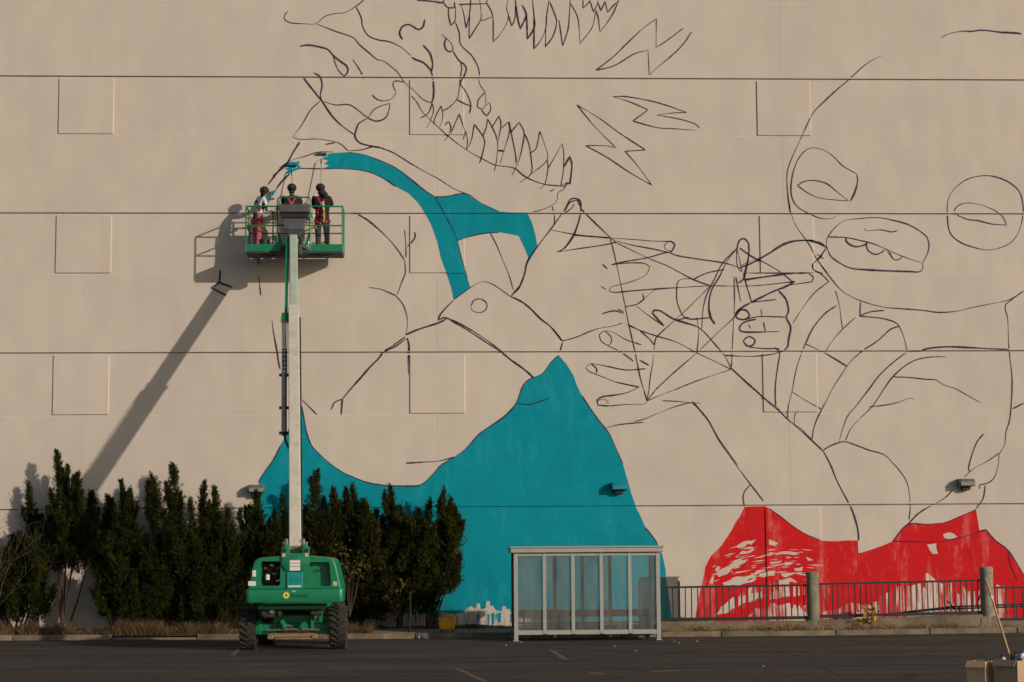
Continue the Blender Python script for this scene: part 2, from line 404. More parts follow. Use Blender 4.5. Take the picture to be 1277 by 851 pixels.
# concrete walk strip behind the kerb between the hedge and the fence
sw = empty('walkway', (0, -2.6, 0), 'narrow dusty concrete walk behind the kerb', None, None, 'structure')
for i in range(5):
    xa = -2.2+i*1.55; xb = xa+1.53
    ys = [kerb_y(xa)+.285, kerb_y(xb)+.285]
    s_ = MB(); z = .139+random.uniform(0, .006)
    s_.add([(xa, ys[0], z), (xb, ys[1], z), (xb, -1.9, z+.035), (xa, -1.9, z+.035), (xa, ys[0], -.05), (xb, ys[1], -.05), (xb, -1.9, -.05), (xa, -1.9, -.05)],
           [(0, 1, 2, 3), (0, 4, 5, 1), (1, 5, 6, 2), (2, 6, 7, 3), (3, 7, 4, 0)])
    s_.build('paving_slab', M['oldconc'], sw)
# faded parking marks
def mark(pts, mat, label, w=.11):
    m = MB()
    p = [gnd(*q) for q in pts]; a, b = p[0], p[-1]; d = (b-a).normalized(); n = Vector((-d.y, d.x, 0))*w/2
    k = 6; vv = []
    for i in range(k+1):
        c = a+(b-a)*i/k; j = random.uniform(.85, 1.15)
        vv += [(c-n*j)+Vector((0, 0, .004)), (c+n*j)+Vector((0, 0, .004))]
    m.add(vv, [(2*i, 2*i+1, 2*i+3, 2*i+2) for i in range(k)])
    tag(m.build('parking_mark', mat, org=(p[0].x, p[0].y, 0)), label, None, None, 'structure')
mark([(301, 807), (289, 818)], M['yellowline'], 'short faded yellow stripe on the asphalt beside the lift')
mark([(570, 834), (606, 851)], M['yellowline'], 'faded yellow stripe cut off by the foreground')
mark([(687, 811), (706, 823)], M['yellowline'], 'faded yellow stripe on the asphalt before the shelter')
mark([(808, 839), (846, 836)], M['orangeline'], 'worn orange dash on the asphalt', .2)
mark([(737, 839), (752, 841)], M['orangeline'], 'tiny worn orange dash on the asphalt', .2)
mark([(296, 839), (358, 838)], M['whiteline'], 'pale worn dashes on the asphalt', .2)
mark([(980, 816), (1046, 814)], M['whiteline'], 'pale scuffed line on the asphalt below the fence', .16)

def tar_seam(pts, w, label):
    p = [gnd(*q) for q in pts]; L = []
    for a, b in zip(p, p[1:]):
        k = max(2, int((b-a).length/.25)); L += [a+(b-a)*i/k+Vector((random.gauss(0, .02), random.gauss(0, .035), 0)) for i in range(k)]
    L.append(p[-1]); m = MB(); vv = []
    for i, c in enumerate(L):
        d = (L[min(i+1, len(L)-1)]-L[max(i-1, 0)]).normalized(); n = Vector((-d.y, d.x, 0))*w*random.uniform(.5, 1.2)/2
        vv += [c-n+Vector((0, 0, .0035)), c+n+Vector((0, 0, .0035))]
    m.add(vv, [(2*i, 2*i+1, 2*i+3, 2*i+2) for i in range(len(L)-1)]); tag(m.build('tar_seam', M['tar'], org=(p[0].x, p[0].y, 0)), label, None, None, 'structure')
tar_seam([(640, 806), (760, 812), (930, 818), (1100, 815), (1277, 822)], .16, 'long dark tar seam across the asphalt')
tar_seam([(0, 803), (130, 806), (262, 804)], .14, 'dark tar seam along the left kerb')
tar_seam([(430, 822), (560, 826), (720, 824), (880, 829)], .07, 'thin dark crack in the asphalt')
tar_seam([(40, 833), (250, 828), (420, 836)], .06, 'thin wandering crack in the asphalt')
tar_seam([(940, 803), (1010, 822), (1060, 851)], .06, 'thin crack running out from the kerb')

# ------------------------------------------------------------------ the building
COLX = [-28.7, -19.1, -9.55, .1, 9.8, 19.4, 29.0]
ROWZ = [-.15, 3.37, 7.62, 11.49, 15.34, 19.3]
GV, GH, PT = .0008, .021, .05                  # half gaps and panel thickness
BLK = [(cx-.76, cx+.76, z0, z1) for cx in (-19.1, -9.6, .1, 9.85, 19.4) for (z0, z1) in ((-.15, 3.31), (5.93, 7.56), (9.82, 11.43), (13.71, 15.28))]
BP = .032                                     # how proud the raised squares stand
bld = empty('warehouse', (0, 0, 0), 'tall windowless beige concrete warehouse carrying a half painted mural', 'building')
def box_at(parent, name, x0, x1, y0, y1, z0, z1, mat, bev=0.0):
    m = MB(); m.box(((x0+x1)/2, (y0+y1)/2, (z0+z1)/2), (x1-x0, y1-y0, z1-z0), None, bev); return m.build(name, mat, parent)
box_at(bld, 'wall_core', -28.7, 29.0, PT+.001, 22, -.2, 19.2, M['core'])
for i in range(6):
    for j in range(5):
        box_at(bld, 'wall_panel', COLX[i]+GV, COLX[i+1]-GV, 0, PT, ROWZ[j]+(GH if j else 0), ROWZ[j+1]-GH, M['wall'], .003)
for (x0, x1, z0, z1) in BLK: box_at(bld, 'raised_square', x0, x1, -BP, .03, z0, z1, M['wall'], .018)
SEAM = [5.885, 9.775, 13.68, 17.50]
for z in SEAM:
    for i in range(6): box_at(bld, 'joint_bead', COLX[i]+GV, COLX[i+1]-GV, -.004, .02, z-.011, z+.011, M['caulk'], .003)
box_at(bld, 'coping', -28.9, 29.2, -.15, .6, 19.2, 19.5, M['coping'], .02)

def surf(x, z):                                # how far out the facade stands at (x, z)
    for (x0, x1, z0, z1) in BLK:
        if x0 <= x <= x1 and z0 <= z <= z1: return -BP
    for zr in ROWZ[1:-1]:
        if abs(z-zr) < GH: return PT-.006
    for zs_ in SEAM:
        if abs(z-zs_) < .014: return -.004
    return 0.0

REG = {'A': (340, 0, .3137), 'B': (340, 180, .3137), 'C': (640, 220, .3137), 'D': (700, 0, .3137), 'E': (960, 130, .2492),
       'G': (880, 330, .3114), 'H': (860, 500, .3291), 'I': (300, 400, .3137), 'J': (520, 0, .2114), 'K': (720, 380, .2584),
       'L': (220, 170, .2351), 'M': (1130, 0, .1411), 'N': (480, 730, .1253), 'P': (300, 190, .1586), 'X': (0, 0, 1.0)}
def pts_of(reg, txt):                          # survey marks on the facade, as (x, z) in metres
    ox, oy, s = REG[reg]; out = []
    for w in txt.split():
        a, b = w.split(','); p = at(ox+float(a)*s, oy+float(b)*s, 0.0); out.append((p.x, p.z))
    return out
def inside(p, poly):
    x, y = p; c = False; n = len(poly); j = n-1
    for i in range(n):
        xi, yi = poly[i]; xj, yj = poly[j]
        if (yi > y) != (yj > y) and x < (xj-xi)*(y-yi)/(yj-yi)+xi: c = not c
        j = i
    return c
def roughen(poly, step=.25, amp=.012):
    out = []; n = len(poly)
    for i in range(n):
        a = Vector(poly[i]); b = Vector(poly[(i+1) % n]); L = (b-a).length; k = max(1, int(L/step))
        nn = Vector((-(b-a).y, (b-a).x)).normalized() if L > 1e-6 else Vector((0, 0))
        for q in range(k): out.append(tuple(a+(b-a)*q/k + (nn*random.gauss(0, amp) if q else nn*0)))
    return out
def coat(name, polys, holes, mat, off, label=None):
    """a coat of paint following the relief of the facade: constrained triangulation, each face laid at the facade's depth"""
    co = []; ed = []
    def ring(P):
        n0 = len(co); co.extend(Vector(p) for p in P); ed.extend((n0+i, n0+(i+1) % len(P)) for i in range(len(P)))
    for P in polys+holes: ring(P)
    X0 = min(p[0] for P in polys for p in P)-.1; X1 = max(p[0] for P in polys for p in P)+.1
    Z0 = min(p[1] for P in polys for p in P); Z1 = max(p[1] for P in polys for p in P)
    for (x0, x1, z0, z1) in BLK:
        if x1 > X0 and x0 < X1 and z1 > Z0 and z0 < Z1: ring([(x0, z0), (x1, z0), (x1, z1), (x0, z1)])
    hl = [z+s*GH for z in ROWZ[1:-1] for s in (-1, 1)] + [z+s*.014 for z in SEAM for s in (-1, 1)]
    for z in hl:
        if Z0 < z < Z1: n0 = len(co); co.extend((Vector((X0, z)), Vector((X1, z)))); ed.append((n0, n0+1))
    v, e, f, *_ = delaunay_2d_cdt(co, ed, [], 0, 1e-5)
    key = {}; V = []; F = []
    for t in f:
        cx = sum(v[i].x for i in t)/len(t); cz = sum(v[i].y for i in t)/len(t)
        if not any(inside((cx, cz), P) for P in polys) or any(inside((cx, cz), P) for P in holes): continue
        d = round(surf(cx, cz)-off, 4); ff = []
        for i in t:
            k = (i, d)
            if k not in key: key[k] = len(V); V.append((v[i].x, d, v[i].y))
            ff.append(key[k])
        F.append(ff)
    m = MB(); m.add(V, F); return m.build(name, mat, bld, label=label)

# ---- painted areas
band = pts_of('B', '200,45 240,35 300,32 355,40 420,62 490,95 550,140 600,180 645,210 700,207 768,197 830,235 900,268 960,272 1012,272 1030,310 1045,360 1052,405 1018,455 1005,420 978,365 900,350 840,355 780,368 735,385 745,430 760,490 775,535 787,572 720,618 710,570 690,510 668,450 655,390 630,320 600,265 580,235 540,195 490,168 430,130 360,105 280,98 200,98 225,85 205,78 222,65 200,60')
coat('painted_area', [roughen(band)], [], M['teal'], .004, 'teal strap shaped band of mural paint')
patch = pts_of('B', '55,85 62,72 108,66 104,80 112,95 85,108 45,117 62,104 48,98 66,92')
coat('painted_area', [roughen(patch, .1, .02)], [], M['teal'], .004, 'small fresh teal patch under the roller')
patch = pts_of('P', '192,402 190,372 204,330 216,345 238,308 262,300 288,286 268,322 240,360 215,402')
coat('painted_area', [roughen(patch, .1, .02)], [], M['teal'], .004, 'small teal patch beside the printed shirt')
body = pts_of('X', '373,494 365,525 350,555 341,574 328,591 323,602 322,640 324,700 323,765')[::-1]
body += pts_of('I', '243,340 255,400 265,450 285,500 340,555 410,605 500,642 580,655 700,657 730,645 770,605 800,572 850,543 900,505 950,450 1000,415 1050,380 1095,330 1120,265 1145,235 1200,210 1235,165 1265,138')
body += pts_of('X', '707,455 715,468 720,482 726,494 738,512 748,526 759,540 769,561 777,579 783,600 787,615 794,635 797,640 805,658 813,668 820,678 826,692 830,710 833,735 836,758 838,776 700,776 640,770')
body += pts_of('N', '1240,235 1210,240 1205,210 1170,210 1165,260 1120,252 1090,230 1080,205 1050,205 1048,160 1010,155 1004,230 955,240 945,180 915,185 905,235 850,205 800,250 770,275 700,280 520,270 490,232 470,288 350,255 270,210 200,270')
coat('painted_area', [roughen(body, .22, .010)], [], M['teal'], .004, 'large teal garment shape of the mural')
drips = []
for i in range(22):                            # runs of teal below the ragged edge
    px = random.uniform(516, 642); p = at(px, random.uniform(764, 770), 0)
    L = random.uniform(.08, .32); w = random.uniform(.008, .035)
    drips.append([(p.x-w, p.z), (p.x+w, p.z+.02), (p.x+w*.5, p.z-L), (p.x-w*.5, p.z-L*.95)])
tag(coat('paint_drips', drips, [], M['teal'], .0065), kind='stuff')
red = pts_of('H', '208,402 287,400 300,408 345,440 390,475 440,505 497,530 560,532 638,530 640,578 700,560 770,532 825,470 900,468 965,462 1020,440 1085,412 1098,490 1122,488 1160,530 1205,565 1240,615 1267,660 1300,720 1330,800 1340,850 20,850 25,800 35,740 48,690 60,630 80,590 120,550 160,490 190,440')
HOL = ['178,550 200,535 252,525 235,545 180,557', '300,525 335,540 325,550 300,545', '96,640 108,625 118,632 104,650', '115,640 190,605 222,600 180,632 112,668 100,655',
       '125,690 180,665 270,660 180,700 130,700', '262,655 325,645 320,662 270,666', '335,680 380,670 410,690 340,697', '300,575 360,570 420,576 360,582 302,584',
       '362,588 420,593 372,598', '395,635 430,628 425,645 400,645', '360,612 395,612 380,622 360,625', '190,575 245,562 232,575 192,582', '150,622 205,592 190,610 152,630',
       '230,655 300,632 285,645 236,662', '180,690 255,672 245,684 186,698', '440,590 470,604 448,606', '205,565 262,548 240,562', '345,655 400,648 392,658 350,664', '305,610 350,604 340,614 306,618',
       '75,690 92,660 88,695', '100,812 130,775 160,747 275,722 290,738 200,768 150,800',
       '960,505 985,498 1015,515 985,524 965,520', '900,545 935,540 942,580 920,580']
holes = [roughen(pts_of('H', h), .1, .02) for h in HOL]
SZONE = ['96,812 160,745 230,705 330,690 440,700 440,735 330,752 230,760 150,803', '215,820 250,785 300,768 440,775 440,850 300,850 215,850', '40,820 95,825 90,850 30,850',
         '500,850 505,800 550,795 600,768 680,772 720,742 760,722 800,702 880,692 888,652 905,655 935,682 1000,690 1070,722 1140,722 1165,695 1200,702 1206,850']
zones = [roughen(pts_of('H', z), .12, .035) for z in SZONE]
coat('painted_area', [roughen(red, .2, .012)], holes+zones, M['red'], .004, 'ragged red field of the mural')
coat('painted_area', zones, holes, M['red_streak'], .004, 'dry brushed streaky red with bare wall showing')
tongues = []                                   # dry ends of roller strokes reaching into the bare zones
for zi in (0, 3):
    zp = zones[zi]; xa = min(p[0] for p in zp); xb = max(p[0] for p in zp)
    for i in range(90 if zi == 3 else 40):
        q = random.choice(zp); w = random.uniform(.01, .06); L = random.uniform(.15, .8)
        if q[1] < .9: continue
        tongues.append([(q[0]-w, q[1]+.06), (q[0]+w, q[1]+.06), (q[0]+w*.7, q[1]-L), (q[0]-w*.3, q[1]-L*.8), (q[0]-w*.8, q[1]-L*.95)])
tag(coat('dry_brush_strokes', tongues, [], M['red'], .0055), kind='stuff')
thin = []                                      # bare slivers between the bristle marks
for i in range(70):
    px = random.uniform(80, 460); py = random.uniform(560, 705); p = pts_of('H', f'{px},{py}')[0]
    L = random.uniform(.1, .45); w = random.uniform(.006, .018); s_ = .35 - .5*(px-80)/400
    thin.append([(p[0], p[1]), (p[0]+L*.5, p[1]+L*.5*s_+w), (p[0]+L, p[1]+L*s_), (p[0]+L*.5, p[1]+L*.5*s_-w)])
tag(coat('bare_slivers', thin, [], M['wall'], .0055), kind='stuff')

# ---- spray painted outline
def stroke(P, w):
    P = [Vector(p) for p in P]
    Q = []                                     # Catmull-Rom through the marks
    n = len(P)
    for i in range(n-1):
        p0, p1, p2, p3 = P[max(i-1, 0)], P[i], P[i+1], P[min(i+2, n-1)]
        d1 = (p1-p0); d2 = (p2-p1); d3 = (p3-p2)
        sharp1 = d1.length > 1e-6 and d1.angle(d2, 0) > 1.15; sharp2 = d3.length > 1e-6 and d2.angle(d3, 0) > 1.15
        m1 = (p2-p1)*.9 if sharp1 or i == 0 else (p2-p0)*.5; m2 = (p2-p1)*.9 if sharp2 or i == n-2 else (p3-p1)*.5
        lim = d2.length*1.2
        if m1.length > lim: m1 *= lim/m1.length
        if m2.length > lim: m2 *= lim/m2.length
        k = max(2, int(d2.length/.06))
        for q in range(k):
            t = q/k; t2 = t*t; t3 = t2*t
            Q.append(p1*(2*t3-3*t2+1)+m1*(t3-2*t2+t)+p2*(-2*t3+3*t2)+m2*(t3-t2))
    Q.append(P[-1]); n = len(Q); V = []; F = []; S = []
    ph = random.uniform(0, 9)
    for i, p in enumerate(Q):
        d = (Q[min(i+1, n-1)]-Q[max(i-1, 0)])
        d = d.normalized() if d.length > 1e-7 else Vector((1, 0)); nn = Vector((-d.y, d.x))
        ww = w*(.82+.28*math.sin(i*.11+ph)+.18*math.sin(i*.37+2*ph))*(.55 if i in (0, n-1) else 1)
        y = surf(p.x, p.y)-.009
        for s_ in (-1, 0, 1):
            q = p+nn*ww*s_; V.append((q.x, y, q.y)); S.append(float(s_))
        if i:
            a = 3*(i-1)
            F += [(a, a+1, a+4, a+3), (a+1, a+2, a+5, a+4)]
    me = bpy.data.meshes.new('spray_line'); me.from_pydata(V, [], F); me.materials.append(M['line'])
    at_ = me.attributes.new('side', 'FLOAT', 'POINT'); at_.data.foreach_set('value', S)
    me.update(); link('spray_line', me, bld)
ST = {
'A': '''62,43 48,62 50,80 75,92 120,95 172,95 205,68 245,55 290,50 325,30 350,12 362,0
172,95 250,125 320,150 345,178 385,212 415,237 440,243 475,268 500,292 525,328 560,360 600,398 635,412
332,28 352,70 358,105 378,140 415,158 465,167 510,188 550,222
*108,185 140,180 185,187 220,198 242,222 270,245 296,265 298,290 285,303 265,285 250,255 242,222
318,236 340,268 355,295 364,318
*517,158 505,135 515,108 540,98 565,110 580,118 598,108 605,78
*598,180 625,212 636,250 633,285
*552,228 570,238 600,250 625,275 635,300 640,345 640,385 633,410
634,410 640,440 625,490 610,512
635,412 620,450 588,472
552,383 575,410 595,445 640,490 662,510
640,495 648,465 670,422 677,455 672,490 660,512
*672,138 690,152 712,175 718,200 705,207 690,198 683,175 690,152
*718,205 740,240 765,260 770,280 760,305 745,335 740,370 732,398 700,430 677,442
748,250 752,275 745,330 765,360 782,395 788,425 782,452
732,398 760,412 788,422
727,90 742,130 748,178 790,220 815,262 822,290 822,330 845,368
845,368 820,395 815,425 830,435 848,420 845,368
848,420 862,408 868,435 852,462 838,448 830,435
690,535 740,575 790,608 840,635 880,655 920,662 962,670 1000,700 1040,720 1080,733 1120,738 1165,740 1172,730 1145,735
683,562 705,530 708,500 698,485 685,500
662,510 700,545
710,530 742,455 765,530 755,560 768,522 775,560 770,597 790,560 802,495 825,525 843,560 835,610 823,650
835,545 850,505 855,473 880,520 895,570 890,640 882,682
870,510 900,462 908,495 898,560
*893,598 922,602
908,512 938,485 942,525 920,600 905,650
940,485 955,560 967,620 968,650
945,530 980,487 1000,530 985,620 965,670 952,698
1000,530 1018,570 1028,630 1028,690 980,728
1020,612 1048,590 1062,522 1080,570 1092,635 1030,692
1092,635 1095,670 1082,735 1057,752
1097,668 1130,610 1152,570 1158,620 1155,690 1145,738
*1158,665 1182,622 1190,660 1182,730 1165,728
1100,763 1122,752
1168,728 1160,750 1135,768 1130,800 1105,820 1060,838 1035,842
*120,307 150,345 190,395 205,415 235,460 275,500 330,540
*162,290 188,305 197,340 190,380 198,402
198,402 250,418 300,416 335,435 380,470 415,482 450,468 465,430 466,412 430,422 400,440 380,470
*380,470 345,490 333,515 328,545 350,570 400,583 430,588
430,588 480,608 540,645 600,680 660,712 720,750 768,770
190,402 150,440 115,500 80,545 110,555 170,553 215,558 265,570 290,590 300,600
210,575 250,568
300,600 350,597 400,583
*395,378 415,395 440,402 475,393 492,368
490,365 478,335 490,322 525,328
*108,565 80,610 55,655 25,680 0,702
25,670 70,640 130,622 180,606 240,605''',
'J': '''*0,2 80,8 155,18 160,0
*160,18 180,45 222,47 222,10 228,60 225,125 200,150 188,100 186,48
245,28 410,22 415,0
262,30 278,90 290,168 310,90 318,0
310,85 308,232 345,170 375,120 382,85
370,0 378,60 380,125 440,102
410,18 440,70 450,120 450,248 490,205 530,140 540,90 530,55 537,0
540,92 560,155 578,110 583,30 580,0
*583,35 595,110 610,172 640,110 645,95
*620,30 645,85 652,232 690,170 692,110 682,0
*692,110 690,290 730,240 760,170 765,100 780,0
785,15 815,90 825,130 805,210 758,278 762,150
838,120 860,272 890,180 898,110 905,0
905,20 950,110 962,260 1030,170 1048,110 1052,70
980,0 980,50 1010,20 1020,5 1042,72 1065,25 1068,0
1068,15 1085,65 1110,10 1125,75 1175,15
*1055,60 1070,110 1080,190 1115,145 1160,75 1190,0''',
'D': '''138,280 205,228 260,175 320,118 378,75 377,190 430,155 485,113
138,280 210,262 290,215 345,200 350,300 372,278 450,212 490,170 517,128
205,385 260,385 380,408 500,448 440,450 378,458 460,472 530,492 550,510
205,385 270,405 345,437 285,482 380,508 440,512 535,518
62,417 150,470 235,532 335,597 253,602 300,655 360,737 270,685 180,625 97,580 170,580 217,588 130,500 62,417
1275,222 1240,238 1200,265 1140,320 1090,362 1050,400 1005,445 980,490 955,545 925,610 905,660 897,700 900,770 910,845''',
'M': '*310,338 350,312 400,295 500,277 580,280 640,270 720,272 820,285 920,292 990,295 1020,305',
'E': '''100,500 105,545 130,610 165,660 200,710 235,775 290,850
355,545 320,568 285,575 240,567 180,540 135,510 112,470 106,420 115,350 135,290 165,245 200,222 235,220 280,235 325,268 360,305 400,330 432,348
*432,348 440,375 430,430 405,485
138,408 170,388 220,382 270,392 300,408 350,450 395,485 330,480 260,472 200,450 138,408
290,665 320,625 370,585 440,574 535,568 610,580 690,602 750,635 785,665 797,705 790,745 765,795
*765,795 765,825 745,840 700,838 600,835 500,830 410,822 350,795 305,760 288,720 283,690 290,665
290,665 380,668 450,682 520,700 580,725 660,760 765,797
*380,668 385,690 410,708 440,714 480,703 490,690
483,695 490,730 525,752 555,745 580,725
585,725 600,750 625,780 650,775 665,762
603,742 612,770
475,620 480,635 515,632 560,630 610,640 640,632
888,550 890,495 905,450 945,405 1000,372 1080,358 1150,370 1210,400 1250,440 1265,490 1268,550 1250,630 1210,690 1150,720 1090,730 1020,717 960,695 915,662 895,620 888,550
920,548 930,520 960,500 1000,495 1060,505 1120,530 1158,555 1175,580 1185,606 1110,600 1040,583 990,577 920,548
*0,745 50,710 110,688 170,683 205,685 250,698 285,718
285,718 250,765 232,785
195,680 215,692
195,692 215,675
*235,750 270,775
*240,780 265,750
*232,785 215,800 218,830 265,850''',
'C': '''*0,465 25,440 45,390 57,340 100,275 150,210 200,140 225,95 245,88 265,97 270,130 262,175 240,235 205,285 175,302
205,140 225,105 255,95 270,125
200,148 230,130 243,110
175,302 260,288 350,275 412,262
145,212 250,232 385,245
*270,130 320,180 385,242 412,265
412,265 530,322 620,360 715,410 790,437
240,235 310,240 385,246 460,250 560,258 630,260 643,272 635,292 620,302 560,290 480,275 412,258
600,280 612,262 632,262 642,278 632,296 612,294 600,280
385,245 400,300 420,390 440,490 460,590 485,700 505,800 520,850
155,118 165,165 162,195
*0,480 50,510 110,565 150,600 195,655
195,655 250,640 330,608 400,595 435,583
197,660 185,700
*0,735 40,765 82,802
355,350 375,368
347,437 370,450
390,352 450,345 520,346 543,360 530,390 490,412 430,430 390,440 382,455 400,462 480,455 570,448 700,440 790,435
392,350 450,338 530,325 600,305 620,302
620,302 650,315 740,330 840,345 905,365
445,518 490,510 520,490 515,465
490,512 560,455 580,448
490,515 540,555 600,595
*600,595 555,545 560,533 585,535 640,568 730,597 760,620 800,665 840,712 867,765
352,547 400,535 440,545
415,528 440,540
715,410 680,408 655,420 650,460 655,510 690,565 785,562
715,410 770,385 840,370
650,572 700,560
455,590 510,615 570,635 650,660 730,702 800,735 867,768
505,615 540,645 562,672 570,640 640,575 700,520 785,435
562,672 555,740 545,800 540,850
730,560 738,620 730,702
565,850 640,780 730,702 800,635 870,570 905,530
640,850 740,810 867,768
867,765 910,805 960,850
878,400 880,500 875,600 868,760
*905,380 890,350 890,290 900,255 918,247 935,265 937,310 930,350 922,385 915,410 895,425
*890,285 850,340 820,400 790,450 778,510 785,560 803,588
885,290 830,350 800,410 770,470 755,530 750,605
890,285 900,330 910,380
*900,285 950,320 1000,345 1060,380 1110,418
*900,365 960,340 1030,300 1100,265 1160,255 1210,260 1240,275
905,355 990,320
*920,412 1000,400 1100,387 1170,385 1193,400 1188,418 1150,425 1080,435
790,435 900,437 1000,432 1120,418
920,385 1060,385 1160,385
*885,400 895,450 905,500
915,385 930,440 948,500
*1120,418 1085,438 1030,460 945,502
*945,502 910,522 885,545 890,565 920,570 940,555 930,535 905,530 885,545
945,502 1000,495 1045,490
985,528 990,562
920,570 980,558 1085,560
*965,568 920,580 900,600 905,615 935,620 1060,617
935,590 945,605
995,580 1003,615
*930,640 915,655 930,675 955,670 962,650 940,637 920,645
940,680 1000,685 1060,685
1040,680 1065,700
*1055,455 1085,490 1095,540 1085,560 1103,600 1095,650 1090,680 1060,700 1000,712 930,716 840,712
510,670 450,650 400,622 365,615 342,630 350,655 375,672 430,700 478,735
365,615 390,640 388,665 375,672
527,765 450,770 380,757 310,745 290,760 300,775 350,795 410,818 500,838
310,745 332,765 330,785
505,732 540,752''',
'K': '''321,412 337,465
345,412 341,440 337,465
377,412 337,465
467,412 400,438 337,465
*298,398 240,425 180,437 120,445 95,462 100,485 150,490
150,490 240,482 320,480 340,465
95,470 120,455 145,465 150,488
188,375 298,398
300,268 345,292
410,464 480,467 530,472 595,476
560,470 480,490 400,520 330,550 275,565
135,597 200,580 320,568
560,470 600,520 635,565 680,645 720,700 774,775''',
'H': '''10,8 35,30 75,80 110,150 150,205 190,262 230,315 280,380
230,318 208,345 203,370 208,400
290,0 340,40 375,75 420,105 465,150 505,190 535,245 555,295 580,345 610,400
*610,400 625,440 638,490 640,530
505,188 540,168 585,155 630,168 680,187 735,203 765,230 800,270 822,305 832,345 836,400 832,450
*825,470 870,425 920,395 965,370 998,338
1040,290 1080,255 1130,228 1173,198
1115,125 1090,155 1070,205 1057,255 1062,270
1173,198 1170,240 1155,290 1130,312 1100,318 1097,335
1120,320 1112,370 1085,410
300,408 345,440 390,475 440,505 497,530
770,532 825,470 900,468 965,462 1020,440 1085,412
770,532 870,534 960,532 1050,512 1122,488
1122,488 1160,530 1205,565 1240,615 1267,660
1205,565 1215,620 1240,680''',
'G': '''102,415 180,485 235,535 280,570 330,620 425,705 468,745
427,0 432,20 465,40 495,70
460,0 490,40 540,100 590,132 650,155 720,172 800,178 880,185 930,192 1000,188 1070,172 1140,158 1220,140 1275,105
1232,138 1200,165 1210,220 1213,300 1218,370 1227,450 1225,540 1218,620 1203,670 1198,720 1178,757
1230,578 1275,555
495,68 440,110 395,165 350,235
520,105 535,160 548,258
525,165 480,195 430,255 400,318 380,365 360,430 345,510 330,570 328,620
600,212 548,260 505,310 478,353
*400,318 478,355 565,407
345,510 400,545 465,580
620,150 618,205 660,190 715,184
615,207 700,215 755,230 775,248 795,295 808,350
775,248 740,260 690,305 630,345 580,390 545,440 510,495 487,540 455,600 435,650 425,705
*808,350 860,345 900,335 970,330 1060,333 1150,338 1215,340
808,350 760,385 700,440 650,505 600,570 570,605 550,655 535,710
965,370 910,370 850,380 800,405 750,450 720,490 670,565 610,625 580,660 560,705
750,450 820,453 880,460 920,462 960,485 1000,497 1050,525 1100,553
655,570 720,563 770,552 820,535 835,540
298,350 285,430 278,500 280,570
370,583 357,605 355,640''',
'B': '''*320,270 375,300 440,355 490,410 525,462
525,462 528,510 515,545 495,600
*525,340 530,400 530,450
*565,350 567,370 552,392 535,408
*383,570 430,577 490,602
490,602 520,640 535,690 535,730 528,758
*528,758 575,738 615,725 660,710 690,695
*720,620 690,650 665,680 660,700
*660,700 685,690 740,712 800,745 860,785 915,828 940,850
528,765 480,800 440,825 425,848
*535,770 542,800 543,850
720,618 785,572 835,547 880,560 945,605
*945,605 1010,640 1060,690 1110,730 1152,783
788,645 800,622 825,615 850,630 850,655 825,670 795,662 788,645
865,352 890,400 915,460 940,520 957,580
*948,605 985,560 1005,500 1015,455
300,32 355,40 420,62 490,95 550,140 600,180 645,210
645,210 690,290 720,350 735,385 745,430 775,535
105,96 200,98 280,98 360,105 430,130 490,168
645,210 700,207 768,197 830,235 900,268
735,385 780,368 840,355 900,350''',
'I': '''*660,70 620,100 575,122 545,155 510,190 480,225 440,270 405,312
405,312 375,325 360,355
*405,312 400,375
*668,110 667,160 668,215
835,0 890,30 960,75 1035,125
*1035,125 1100,175 1145,205 1168,230
*658,567 720,563 790,558 850,543
*125,0 132,50 145,120 152,170 158,192
*245,315 275,345 303,373
243,340 255,400 265,450 285,500 340,555 410,605 500,642 580,655 700,657 730,645 770,605 800,572 850,543 900,505 950,450 1000,415 1050,380 1095,330 1120,265 1145,235 1200,210 1235,165 1265,138
160,495 130,555 90,610 72,645
1100,330 1150,333 1195,320 1230,308''',
'X': '''941,486 956,500
726,494 738,512 748,526 759,540 769,561 777,579
805,658 813,668 820,678''',
'L': '''*430,620 438,690
*437,740 448,845
*233,710 225,775 185,805 265,845
*225,775 298,803
*600,200 560,240 530,280
*595,135 560,165 485,258''',
}
for reg, txt in ST.items():
    for ln in txt.strip().split('\n'):
        thick = ln.startswith('*'); stroke(pts_of(reg, ln.lstrip('*')), .031 if thick else .0215)

# ------------------------------------------------------------------ wall lamps
def wall_lamp(u, v, mats, label):
    c = at(u, v, 0); e = empty('wall_lamp', (c.x, 0, c.z), label, 'lamp', 'lamps fixed to the warehouse wall')
    w, h = .43, .22
    m = MB(); m.prism([(0, .11), (-.20, .11), (-.30, .03), (-.28, -.10), (0, -.10)], -w/2, w/2, 'x', .008)
    for p in m.v: p += Vector((c.x, 0, c.z))
    m.build('housing', mats[0], e, sm=30)
    m = MB(); m.box((c.x, -.305, c.z-.03), (w-.05, .025, .11), Matrix.Rotation(R(-8), 3, 'X'), .008); m.build('lens', mats[1], e)
    m = MB(); m.box((c.x, -.10, c.z-.15), (.22, .16, .10), None, .01); m.build('bracket', mats[2], e)
    for s in (-1, 1):
        m = MB(); m.lathe([(.012, 0), (.014, .02)], (c.x+s*.17, -.31, c.z+.05), 'z', 8); m.build('screw', mats[2], e)
wall_lamp(320.5, 610, (M['lampbody'], M['lamplens'], M['lampdark']), 'grey wall lamp above the hedge beside the boom')
wall_lamp(771.5, 607, (M['teallamp'], M['teallamp'], M['lampdark']), 'wall lamp painted over in teal')
wall_lamp(1203, 602.5, (M['lampbody'], M['lamplens'], M['lampdark']), 'beige grey wall lamp above the red paint')

